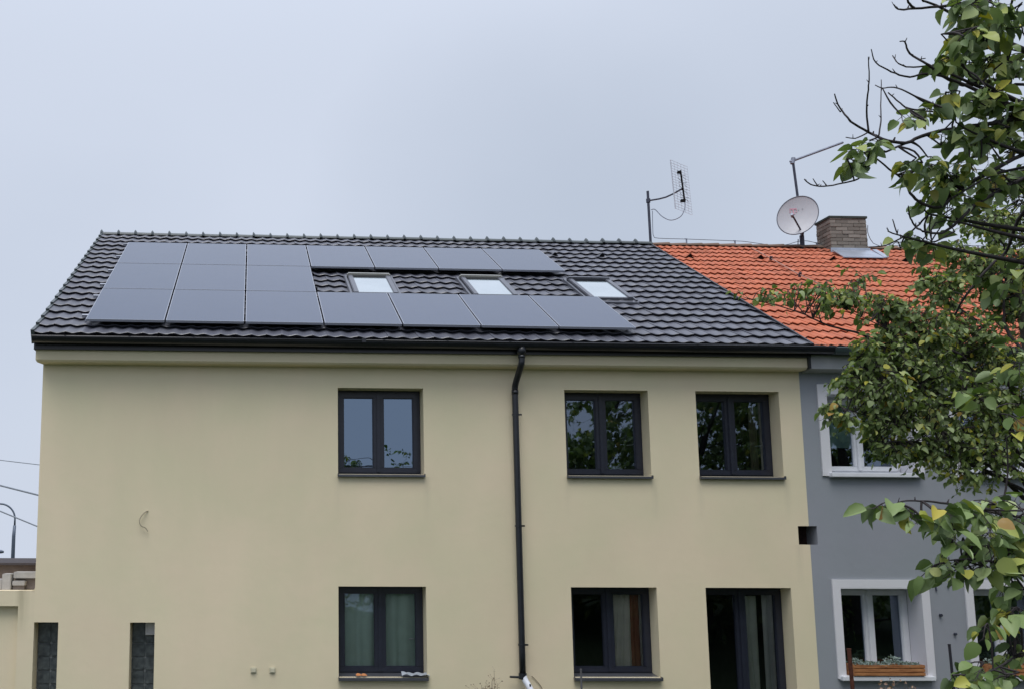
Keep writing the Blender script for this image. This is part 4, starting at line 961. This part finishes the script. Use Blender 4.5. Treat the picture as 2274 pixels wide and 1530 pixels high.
# ================================================================== TREES
NEAR_TRUNK=[(3.577,-10.27,-2.2,0.11),(3.537,-10.22,-1.2,0.095),(3.457,-10.22,-0.4,0.085),(3.407,-10.2,0.3,0.07),(3.377,-10.19,0.9,0.055),(3.337,-10.22,1.5,0.035),(3.297,-10.22,2.1,0.02)]
NEAR_LIMBS=[[(3.337,-10.22,1.213,0.016),(3.297,-10.242,1.203,0.0131),(3.257,-10.264,1.273,0.0102),(2.954,-10.373,1.285,0.0091),(2.777,-10.409,1.265,0.0082),(2.594,-10.378,1.24,0.0075),(2.4,-10.432,1.187,0.0066),(2.245,-10.528,1.107,0.0056),(2.16,-10.537,1.119,0.0049),(2.149,-10.488,1.163,0.0042),(2.005,-10.61,1.146,0.0033),(1.993,-10.576,1.21,0.0026),(1.912,-10.676,1.208,0.0018)],[(2.266,-10.499,1.119,0.0039),(2.13,-10.607,1.047,0.0036),(2.096,-10.6,1.034,0.0033),(2.056,-10.603,0.992,0.0031),(1.992,-10.642,0.933,0.0028),(1.952,-10.62,0.925,0.0026),(1.83,-10.715,0.876,0.0023),(1.75,-10.773,0.86,0.002),(1.724,-10.786,0.872,0.0018)],[(2.058,-10.618,1.104,0.0033),(2.037,-10.643,1.163,0.0028),(1.981,-10.741,1.193,0.0023),(1.961,-10.779,1.219,0.0019),(1.881,-10.895,1.22,0.0014)],[(2.09,-10.615,1.09,0.0028),(2.152,-10.547,1.177,0.0023),(2.235,-10.436,1.288,0.0019),(2.28,-10.387,1.41,0.0014)],[(2.09,-10.561,1.128,0.0026),(2.017,-10.609,1.087,0.002),(1.956,-10.651,1.071,0.0015)],[(2.168,-10.485,1.071,0.0026),(2.266,-10.432,1.04,0.0033),(2.36,-10.356,1.043,0.004),(2.373,-10.36,0.994,0.0046),(2.419,-10.357,0.954,0.0052),(2.535,-10.302,0.97,0.0059),(2.662,-10.225,1.066,0.0067),(2.717,-10.29,1.098,0.0072),(2.965,-10.179,1.223,0.0081),(3.182,-10.153,1.284,0.0088),(3.26,-10.187,1.214,0.0124),(3.337,-10.22,1.224,0.016)],[(1.839,-10.666,0.899,0.0019),(1.817,-10.68,0.915,0.0012)],[(1.868,-10.67,0.895,0.0019),(1.806,-10.748,0.882,0.0012)],[(1.965,-10.619,1.173,0.0019),(1.94,-10.624,1.205,0.0013)],[(3.377,-10.19,1.149,0.016),(2.953,-10.314,1.139,0.0094),(2.529,-10.437,1.209,0.0027),(2.443,-10.526,1.225,0.0016)],[(3.337,-10.22,1.487,0.016),(3.28,-10.22,1.477,0.0126),(3.223,-10.219,1.547,0.0092),(2.952,-10.23,1.521,0.0084),(2.768,-10.29,1.462,0.0074),(2.574,-10.42,1.379,0.0064),(2.499,-10.433,1.392,0.0056),(2.361,-10.549,1.36,0.0047),(2.268,-10.632,1.34,0.0039),(2.226,-10.61,1.391,0.0032),(2.103,-10.758,1.348,0.0024),(2.065,-10.786,1.335,0.0017)],[(3.337,-10.22,1.292,0.016),(2.866,-10.377,1.282,0.01),(2.396,-10.533,1.352,0.0039),(2.221,-10.607,1.308,0.0032),(2.14,-10.634,1.312,0.0026),(2.011,-10.744,1.284,0.002),(1.964,-10.794,1.302,0.0014)],[(2.345,-10.532,1.39,0.0031),(2.211,-10.624,1.335,0.0026),(2.099,-10.725,1.293,0.0021),(2.125,-10.666,1.352,0.0017)],[(3.337,-10.22,1.301,0.016),(2.958,-10.347,1.291,0.01),(2.58,-10.474,1.361,0.004),(2.464,-10.56,1.356,0.0034),(2.398,-10.608,1.379,0.0029),(2.381,-10.595,1.435,0.0024),(2.289,-10.675,1.426,0.0019)],[(3.337,-10.22,1.335,0.016),(2.847,-10.373,1.325,0.0092),(2.357,-10.527,1.395,0.0023),(2.338,-10.533,1.417,0.0016)],[(3.337,-10.22,1.698,0.016),(3.225,-10.273,1.688,0.0119),(3.113,-10.326,1.758,0.0078),(2.745,-10.452,1.71,0.0068),(2.603,-10.481,1.675,0.0061),(2.562,-10.468,1.658,0.0055),(2.389,-10.6,1.574,0.0046),(2.287,-10.568,1.58,0.004),(2.199,-10.638,1.532,0.0033),(2.147,-10.675,1.514,0.0026),(2.098,-10.728,1.495,0.0019)],[(2.179,-10.709,1.494,0.0043),(2.12,-10.765,1.483,0.0033),(2.071,-10.815,1.491,0.0024)],[(3.337,-10.22,1.533,0.016),(2.851,-10.393,1.523,0.01),(2.366,-10.566,1.593,0.0039),(2.219,-10.7,1.529,0.0031),(2.227,-10.663,1.587,0.0025)],[(3.337,-10.22,1.364,0.016),(3.093,-10.28,1.354,0.0107),(2.85,-10.341,1.424,0.0055),(2.666,-10.445,1.343,0.0049),(2.626,-10.413,1.341,0.0046),(2.46,-10.492,1.266,0.004),(2.336,-10.568,1.225,0.0035),(2.322,-10.546,1.243,0.0032),(2.166,-10.674,1.217,0.0026),(2.142,-10.637,1.255,0.0023),(2.022,-10.75,1.194,0.0018),(2.019,-10.722,1.218,0.0015)],[(3.337,-10.22,1.27,0.016),(2.972,-10.328,1.26,0.01),(2.607,-10.436,1.33,0.004),(2.456,-10.517,1.253,0.0036),(2.336,-10.586,1.198,0.0032),(2.277,-10.561,1.212,0.0029),(2.147,-10.674,1.169,0.0025),(2.126,-10.664,1.199,0.0022),(2.067,-10.712,1.198,0.0018)],[(3.337,-10.22,1.218,0.016),(3.289,-10.172,1.208,0.0122),(3.242,-10.125,1.278,0.0083),(3.047,-10.074,1.175,0.0077),(2.816,-10.16,1.057,0.0068),(2.639,-10.287,0.956,0.0059),(2.578,-10.293,0.902,0.0052),(2.52,-10.299,0.868,0.0045),(2.325,-10.47,0.816,0.0036),(2.348,-10.399,0.863,0.003),(2.239,-10.528,0.85,0.0023),(2.189,-10.594,0.86,0.0016)],[(3.377,-10.19,0.932,0.016),(3.015,-10.162,0.922,0.0102),(2.653,-10.134,0.992,0.0044),(2.499,-10.268,0.944,0.0038),(2.469,-10.246,0.907,0.0034),(2.367,-10.299,0.846,0.0029),(2.241,-10.399,0.787,0.0023),(2.156,-10.432,0.768,0.0019)],[(3.377,-10.19,0.779,0.016),(2.867,-10.263,0.769,0.0094),(2.357,-10.336,0.839,0.0028),(2.158,-10.527,0.804,0.0016)],[(2.327,-10.338,0.85,0.0025),(2.334,-10.312,0.912,0.0017)],[(2.568,-10.303,0.873,0.0035),(2.46,-10.33,0.824,0.0028),(2.575,-10.255,0.932,0.0023),(2.976,-10.223,0.862,0.0092),(3.377,-10.19,0.872,0.016)],[(3.377,-10.19,1.19,0.016),(3.337,-10.125,1.18,0.0116),(3.297,-10.06,1.25,0.0072),(3.002,-10.131,1.194,0.006),(2.8,-10.21,1.124,0.0049),(2.575,-10.354,1.008,0.0037),(2.486,-10.355,0.952,0.0028)],[(3.377,-10.19,1.12,0.016),(3.422,-10.047,1.11,0.0124),(3.467,-9.905,1.18,0.0088),(3.287,-9.914,1.174,0.0081),(3.174,-9.913,1.096,0.0073),(3.177,-9.852,1.039,0.0067),(3.237,-9.731,0.98,0.0062),(3.171,-9.72,0.923,0.0055),(3.083,-9.693,0.81,0.0047),(3.093,-9.593,0.735,0.0041)],[(3.457,-10.22,-0.181,0.016),(3.197,-10.347,-0.191,0.0117),(2.938,-10.473,-0.121,0.0074),(2.671,-10.555,-0.198,0.0065),(2.487,-10.617,-0.171,0.0056),(2.314,-10.671,-0.152,0.0047),(2.061,-10.855,-0.138,0.0037),(1.927,-10.929,-0.131,0.003),(1.848,-10.95,-0.132,0.0023),(1.774,-11.019,-0.14,0.0016)],[(3.457,-10.22,-0.391,0.016),(3.207,-10.324,-0.401,0.0112),(2.956,-10.428,-0.331,0.0065),(2.603,-10.615,-0.34,0.0052),(2.444,-10.649,-0.333,0.0042),(2.212,-10.781,-0.303,0.0032),(2.048,-10.854,-0.298,0.0023),(1.887,-11.008,-0.303,0.0014)],[(3.457,-10.22,-0.649,0.016),(3.084,-10.424,-0.659,0.0111),(2.711,-10.627,-0.589,0.0061),(2.468,-10.742,-0.562,0.0048),(2.285,-10.812,-0.554,0.0038),(2.089,-10.935,-0.589,0.0027),(1.93,-11.056,-0.596,0.0017)]]
NEAR_BLOBS=[(2.576,-10.57,1.535,0.086,0.08,0.1,34),(2.393,-10.67,1.506,0.055,0.044,0.055,12),(2.61,-10.47,1.482,0.103,0.083,0.074,26),(2.797,-10.37,1.548,0.061,0.098,0.122,26),(2.289,-10.77,1.376,0.037,0.043,0.053,8),(2.558,-10.47,1.27,0.089,0.071,0.052,16),(2.758,-10.37,1.321,0.076,0.061,0.076,22),(2.416,-10.57,1.261,0.071,0.057,0.031,9),(2.41,-10.57,1.367,0.057,0.046,0.036,7),(2.226,-10.67,1.17,0.036,0.029,0.017,5),(2.07,-10.77,1.084,0.016,0.013,0.012,1),(2.17,-10.72,1.112,0.024,0.02,0.014,3),(2.645,-10.37,1.181,0.091,0.073,0.046,14),(2.917,-10.17,1.272,0.073,0.058,0.065,18),(2.447,-10.47,1.118,0.044,0.041,0.052,8),(2.553,-10.37,1.086,0.091,0.073,0.061,18),(2.343,-10.47,1.034,0.074,0.059,0.037,11),(2.223,-10.57,1.009,0.034,0.027,0.031,5),(2.043,-10.62,1.014,0.048,0.038,0.034,9),(1.956,-10.67,0.995,0.019,0.015,0.019,2),(2.085,-10.62,1.064,0.025,0.02,0.011,2),(2.912,-10.07,1.129,0.133,0.107,0.067,26),(2.554,-10.27,1.013,0.079,0.063,0.055,15),(2.732,-10.17,0.999,0.097,0.078,0.04,10),(3.092,-9.97,1.207,0.069,0.055,0.069,16),(2.793,-10.27,1.28,0.094,0.075,0.039,10),(2.421,-10.27,0.839,0.063,0.05,0.035,9),(2.581,-10.17,0.864,0.049,0.039,0.032,7),(2.815,-10.27,0.708,0.047,0.101,0.126,12),(2.604,-10.47,0.398,0.044,0.071,0.089,8),(1.707,-11.07,-0.147,0.021,0.017,0.012,4),(1.808,-11.02,-0.163,0.041,0.033,0.022,6),(1.894,-10.97,-0.18,0.05,0.04,0.027,8),(2.035,-10.87,-0.152,0.051,0.041,0.032,9),(2.1,-10.87,-0.177,0.064,0.051,0.051,16),(2.264,-10.77,-0.148,0.067,0.053,0.06,18),(1.954,-10.97,-0.23,0.042,0.035,0.043,9),(2.106,-10.87,-0.255,0.051,0.041,0.041,12),(2.281,-10.77,-0.255,0.053,0.053,0.067,16),(1.914,-10.97,-0.314,0.027,0.022,0.019,5),(2.047,-10.87,-0.322,0.046,0.037,0.026,8),(2.118,-10.87,-0.345,0.044,0.035,0.032,9),(2.285,-10.77,-0.362,0.04,0.037,0.047,10),(2.187,-10.87,-0.459,0.044,0.036,0.045,12),(2.191,-10.87,-0.548,0.039,0.041,0.051,11),(2.02,-10.97,-0.488,0.017,0.026,0.032,3),(1.927,-11.07,-0.571,0.031,0.029,0.036,6),(2.059,-10.97,-0.608,0.042,0.034,0.032,8),(1.858,-11.07,-0.606,0.019,0.015,0.014,2),(2.414,-10.67,0.125,0.048,0.066,0.083,10),(2.276,-10.67,0.21,0.041,0.033,0.028,5)]
FAR_TRUNK=[(6.433,-6.57,-3.0,0.16),(6.383,-6.57,-2,0.14),(6.333,-6.57,-1,0.125),(6.253,-6.52,-0.2,0.11),(6.133,-6.57,0.4,0.09),(6.033,-6.57,1.1,0.06),(5.983,-6.57,1.9,0.035)]
FAR_LIMBS=[[(6.133,-6.57,0.4,0.019),(5.81,-6.602,0.627,0.0169),(5.435,-6.699,0.736,0.0148),(5.132,-6.932,0.947,0.0126),(4.719,-6.963,1.07,0.0105),(4.349,-7.115,1.187,0.0084),(4.092,-7.127,1.248,0.0063),(3.733,-7.328,1.303,0.0041),(3.356,-7.37,1.384,0.002)],[(6.133,-6.57,0.4,0.019),(5.929,-6.679,0.626,0.0169),(5.654,-6.692,0.801,0.0148),(5.452,-6.764,0.898,0.0126),(5.206,-6.902,1.091,0.0105),(4.891,-7.002,1.148,0.0084),(4.663,-7.004,1.203,0.0063),(4.459,-7.121,1.259,0.0041),(4.2,-7.17,1.348,0.002)],[(6.253,-6.52,-0.2,0.019),(6.049,-6.678,-0.017,0.0169),(5.784,-6.76,0.246,0.0148),(5.484,-6.751,0.437,0.0126),(5.201,-6.896,0.538,0.0105),(4.964,-6.885,0.749,0.0084),(4.787,-7.032,0.857,0.0063),(4.493,-7.045,0.902,0.0041),(4.239,-7.17,0.994,0.002)],[(6.253,-6.52,-0.2,0.019),(5.958,-6.596,-0.056,0.0169),(5.679,-6.64,0.176,0.0148),(5.398,-6.831,0.292,0.0126),(5.096,-6.951,0.384,0.0105),(4.909,-7.043,0.519,0.0084),(4.629,-7.077,0.536,0.0063),(4.275,-7.161,0.614,0.0041),(4.023,-7.27,0.66,0.002)],[(6.253,-6.52,-0.2,0.019),(6.042,-6.66,-0.054,0.0169),(5.808,-6.662,0.102,0.0148),(5.478,-6.774,0.223,0.0126),(5.307,-6.878,0.264,0.0105),(5.077,-6.87,0.353,0.0084),(4.778,-7.009,0.433,0.0063),(4.535,-7.122,0.433,0.0041),(4.292,-7.17,0.424,0.002)],[(6.133,-6.57,0.4,0.019),(5.988,-6.661,0.631,0.0169),(5.904,-6.561,0.834,0.0148),(5.776,-6.601,1.042,0.0126),(5.635,-6.628,1.245,0.0105),(5.51,-6.73,1.367,0.0084),(5.388,-6.689,1.5,0.0063),(5.277,-6.721,1.588,0.0041),(5.104,-6.77,1.698,0.002)],[(6.033,-6.57,1.1,0.019),(6.03,-6.51,1.35,0.0169),(6.011,-6.507,1.526,0.0148),(5.964,-6.478,1.759,0.0126),(5.98,-6.444,1.932,0.0105),(5.945,-6.503,2.08,0.0084),(5.959,-6.425,2.134,0.0063),(5.926,-6.447,2.256,0.0041),(5.889,-6.47,2.344,0.002)],[(6.033,-6.57,1.1,0.019),(6.089,-6.523,1.373,0.0169),(6.042,-6.574,1.632,0.0148),(6.133,-6.54,1.843,0.0126),(6.159,-6.543,2.07,0.0105),(6.147,-6.516,2.233,0.0084),(6.184,-6.471,2.36,0.0063),(6.184,-6.401,2.501,0.0041),(6.259,-6.37,2.65,0.002)],[(6.133,-6.57,0.4,0.019),(6.044,-6.584,0.658,0.0169),(6.032,-6.59,0.89,0.0148),(5.943,-6.635,1.12,0.0126),(5.848,-6.557,1.372,0.0105),(5.829,-6.583,1.588,0.0084),(5.744,-6.591,1.734,0.0063),(5.673,-6.56,1.819,0.0041),(5.596,-6.57,1.976,0.002)],[(6.253,-6.52,-0.2,0.019),(6.081,-6.558,-0.073,0.0169),(5.909,-6.57,0.077,0.0148),(5.711,-6.733,0.224,0.0126),(5.587,-6.764,0.32,0.0105),(5.402,-6.786,0.449,0.0084),(5.231,-6.858,0.443,0.0063),(4.986,-6.836,0.486,0.0041),(4.826,-6.97,0.513,0.002)],[(6.133,-6.57,0.4,0.019),(5.985,-6.568,0.565,0.0169),(5.784,-6.706,0.714,0.0148),(5.633,-6.761,0.939,0.0126),(5.394,-6.692,1.012,0.0105),(5.264,-6.824,1.114,0.0084),(5.087,-6.831,1.215,0.0063),(4.927,-6.952,1.228,0.0041),(4.725,-6.97,1.302,0.002)],[(6.253,-6.52,-0.2,0.019),(6.114,-6.65,-0.046,0.0169),(5.953,-6.566,0.038,0.0148),(5.815,-6.766,0.193,0.0126),(5.655,-6.733,0.263,0.0105),(5.528,-6.804,0.309,0.0084),(5.356,-6.875,0.351,0.0063),(5.189,-6.946,0.353,0.0041),(5.072,-6.97,0.321,0.002)],[(6.253,-6.52,-0.2,0.019),(6.141,-6.633,0.038,0.0169),(5.952,-6.633,0.219,0.0148),(5.76,-6.675,0.393,0.0126),(5.598,-6.788,0.591,0.0105),(5.518,-6.775,0.725,0.0084),(5.358,-6.781,0.769,0.0063),(5.203,-6.986,0.935,0.0041),(5.03,-6.97,0.973,0.002)]]
FAR_BLOBS=[(3.482,-7.37,1.402,0.148,0.118,0.018,10),(3.857,-7.27,1.442,0.21,0.168,0.036,30),(4.173,-7.17,1.419,0.152,0.122,0.067,40),(4.366,-7.07,1.606,0.093,0.099,0.124,12),(4.546,-7.07,1.376,0.155,0.124,0.105,60),(4.804,-6.97,1.253,0.251,0.201,0.157,150),(4.553,-7.07,1.048,0.186,0.149,0.186,110),(4.334,-7.17,0.979,0.104,0.088,0.11,40),(4.321,-7.17,0.803,0.244,0.195,0.152,120),(4.195,-7.17,0.834,0.11,0.088,0.11,26),(4.023,-7.27,0.66,0.078,0.062,0.036,10),(4.054,-7.27,0.561,0.12,0.096,0.039,20),(4.548,-7.07,0.372,0.155,0.124,0.068,40),(4.828,-6.97,0.938,0.283,0.226,0.22,170),(5.304,-6.77,1.216,0.259,0.207,0.227,150),(4.633,-7.07,0.629,0.248,0.198,0.139,110),(4.38,-7.17,0.535,0.152,0.122,0.085,45),(4.382,-7.17,0.362,0.104,0.083,0.049,14),(5.184,-6.87,0.725,0.287,0.23,0.255,170),(4.916,-6.97,0.416,0.22,0.176,0.126,75),(4.815,-6.97,0.383,0.157,0.126,0.126,50),(5.605,-6.67,0.997,0.296,0.237,0.296,190),(5.255,-6.87,0.395,0.255,0.204,0.175,110),(5.667,-6.67,0.552,0.23,0.237,0.296,150),(5.234,-6.77,1.595,0.194,0.155,0.146,70),(5.032,-6.87,1.704,0.096,0.077,0.096,22),(5.654,-6.57,1.832,0.233,0.187,0.183,110),(5.973,-6.47,1.682,0.203,0.243,0.304,150),(5.879,-6.47,2.232,0.169,0.135,0.169,70),(6.126,-6.37,2.044,0.137,0.165,0.206,70),(5.409,-6.67,1.943,0.164,0.131,0.082,30),(6.118,-6.37,2.344,0.137,0.165,0.206,60),(6.252,-6.37,2.574,0.137,0.165,0.206,50),(4.26,-7.27,1.086,0.066,0.053,0.06,12),(6.355,-6.47,1.506,0.27,0.541,0.676,180),(6.087,-6.67,0.589,0.23,0.394,0.493,120),(5.371,-6.87,0.2,0.255,0.204,0.08,30),(5.064,-6.97,0.224,0.157,0.126,0.044,14)]

def tree(name, label, cat, trunk, limbs, blobs, size, lm, seed, twl, per=7, droop=-.15, reach=1.2, group=None):
    rnd = random.Random(seed); t = thing(name, label, cat, group)
    tr = MB(); tr.tube(smoothpath(trunk, 4), 0, 12); tr.build('trunk', M_bark, t, True)
    br = MB(); anchors = []
    for l in limbs:
        p = smoothpath(l, 4); 
        q = [(x+rnd.uniform(-1, 1)*r*.35, y+rnd.uniform(-1, 1)*r*.35, z+rnd.uniform(-1, 1)*r*.35, r) for x, y, z, r in p]
        br.tube(q, 0, 7); anchors += q
        # buds
        for k in range(0, len(q), 5):
            x, y, z, r = q[k]
            if r < .006: br.tube([(x, y, z, r*.9), (x+rnd.uniform(-.01, .01), y, z+rnd.uniform(.004, .016), r*.5)], 0, 4)
    A = np.array([a[:3] for a in anchors]) if anchors else np.zeros((1, 3))
    lf = MB()
    for (bx, by, bz, rx, ry, rz, n) in blobs:
        nt_ = max(1, round(n/per)); left = n
        for i in range(nt_):
            while True:
                d = Vector((rnd.uniform(-1, 1), rnd.uniform(-1, 1), rnd.uniform(-1, 1)))
                if d.length < 1: break
            st = Vector((bx+d.x*rx, by+d.y*ry, bz+d.z*rz))
            dr = Vector((d.x*.8+rnd.uniform(-.9, .5), d.y*.5+rnd.uniform(-.8, .8), d.z*.5+rnd.uniform(-.5, .5)+droop)).normalized()
            L = twl*rnd.uniform(.5, 1.0)*min(1, (rx+ry+rz)/(3*twl)+.3)
            st2 = st-dr*L*.5
            k = int(np.argmin(((A-np.array(st2))**2).sum(1))); an = Vector(A[k]); dd = (st2-an).length
            pts = [st2+dr*(L*q/5)+Vector((0, 0, .12*L*sin(q*.8))) for q in range(6)]
            if dd < reach:
                mid = an.lerp(st2, .5)+Vector((rnd.uniform(-.1, .1), rnd.uniform(-.1, .1), rnd.uniform(-.05, .12)))*dd
                br.tube(smoothpath([(*an, min(.006, anchors[k][3] if anchors else .005)), (*mid, .0032), (*st2, .0026)], 3), 0, 4, caps=False)
            br.tube([(*p, .0024*(1-q/7)) for q, p in enumerate(pts)], 0, 4, caps=False)
            m_ = min(per, left) if i < nt_-1 else max(1, left); left -= m_; m_ = max(1, m_)
            for j in range(m_):
                u = (j+.6)/m_; q = min(4, int(u*5)); p = pts[q].lerp(pts[q+1], u*5-q)
                sdv = dr.cross(Vector((0, 0, 1))); sdv = sdv.normalized() if sdv.length > .01 else Vector((1, 0, 0))
                ax = (sdv*(1 if j % 2 else -1)*rnd.uniform(.4, 1)+dr*rnd.uniform(.1, .9)+Vector((0, 0, rnd.uniform(-.9, .25)))).normalized()
                pl = size*.35; e = p+ax*pl
                if True: br.tube([(*p, .0012), (*e, .0009)], 0, 3, caps=False)
                nr = Vector((rnd.uniform(-.8, .8), rnd.uniform(-.9, .4), rnd.uniform(.2, 1.2)))
                leafmesh(lf, e, ax+Vector((0, 0, -.3)), nr, size*rnd.choice((rnd.uniform(.45, .8), rnd.uniform(.8, 1.25))), rnd.uniform(.55, 1.0), rnd.uniform(-.15, .6), rnd.uniform(-.05, .45))
    br.build('branches', M_twig, t, True)
    lf.build('crown', lm, t, True)
    return t
tree('fruit_tree', 'near broad leaved tree whose twigs and large leaves hang into the right edge', 'tree', NEAR_TRUNK, NEAR_LIMBS, [b[:6]+(int(b[6]*(3.0 if b[2] > .55 and b[0] > 2.0 else 2.1)+.5),) for b in NEAR_BLOBS], .051, M_leafN, 11, .2, per=6, reach=.3)
tree('bushy_tree', 'dense dark green tree behind the near twigs, covering the grey house windows', 'tree', FAR_TRUNK, FAR_LIMBS, [b[:6]+(int(b[6]*4.6),) for b in FAR_BLOBS], .046, M_leafF, 12, .26, per=8)
# trees and hedge on the viewer's side, mirrored in the windows
def simple_tree(name, label, x, y, zb, h, r, n, seed, low=.25, kind='tree', leaf=.17):
    rnd = random.Random(seed); trunk = [(x, y, zb, r*.055+.03), (x+.05, y, zb+h*.25, r*.045+.02), (x, y+.05, zb+h*.5, r*.03+.015), (x-.05, y, zb+h*.85, .02)]
    limbs = []; blobs = []
    for i in range(22):
        a = i*2.4+rnd.uniform(-.4, .4); v = low+(1-low)*((i+.5)/22); rr = r*math.sqrt(max(.05, 1-((v-.5)/.62)**2))*rnd.uniform(.45, .85)
        c = (x+cos(a)*rr, y+sin(a)*rr, zb+h*v*.95)
        limbs.append([(x, y, zb+h*v*.6, .03*r/2+.01), (x+cos(a)*rr*.5, y+sin(a)*rr*.5, zb+h*v*.82, .02), (*c, .006)])
        q = r*rnd.uniform(.32, .5); blobs.append((*c, q, q, q*.8, n//22))
    return tree(name, label, 'tree' if kind == 'tree' else 'shrub', trunk, limbs, blobs, leaf, M_leafF, seed, .6, per=10)
simple_tree('garden_tree', 'dark leafy garden tree reflected in the upper middle window', 10.7, -8.2, -2.6, 7.0, 3.0, 13000, 21, .08, 'tree', .15)
simple_tree('garden_tree', 'leafy garden tree reflected in the upper right window', 14.2, -8.0, -2.8, 8.2, 3.2, 15000, 22, .08, 'tree', .15)
simple_tree('garden_shrub', 'leafy shrub reflected low in the upper middle window', 7.9, -9.5, -2.6, 4.6, 1.9, 7000, 23, .2, 'shrub')
for i, (x, y, h, r) in enumerate([(-2.0, -30, 3.4, 2.4), (2.5, -31, 3.1, 2.2), (6.2, -29, 5.2, 2.6), (10.5, -30, 6.4, 3.2), (16, -28, 7.5, 3.6)]):
    simple_tree('hedge_tree', ['low hedge tree far behind the viewer, first of the row', 'low hedge tree far behind the viewer, second of the row', 'taller hedge tree mirrored in the lower left window', 'tall hedge tree right of the mirrored one', 'tallest hedge tree at the right end of the row'][i], x, y, -2.2, h, r, 1500, 30+i, .12, 'shrub')
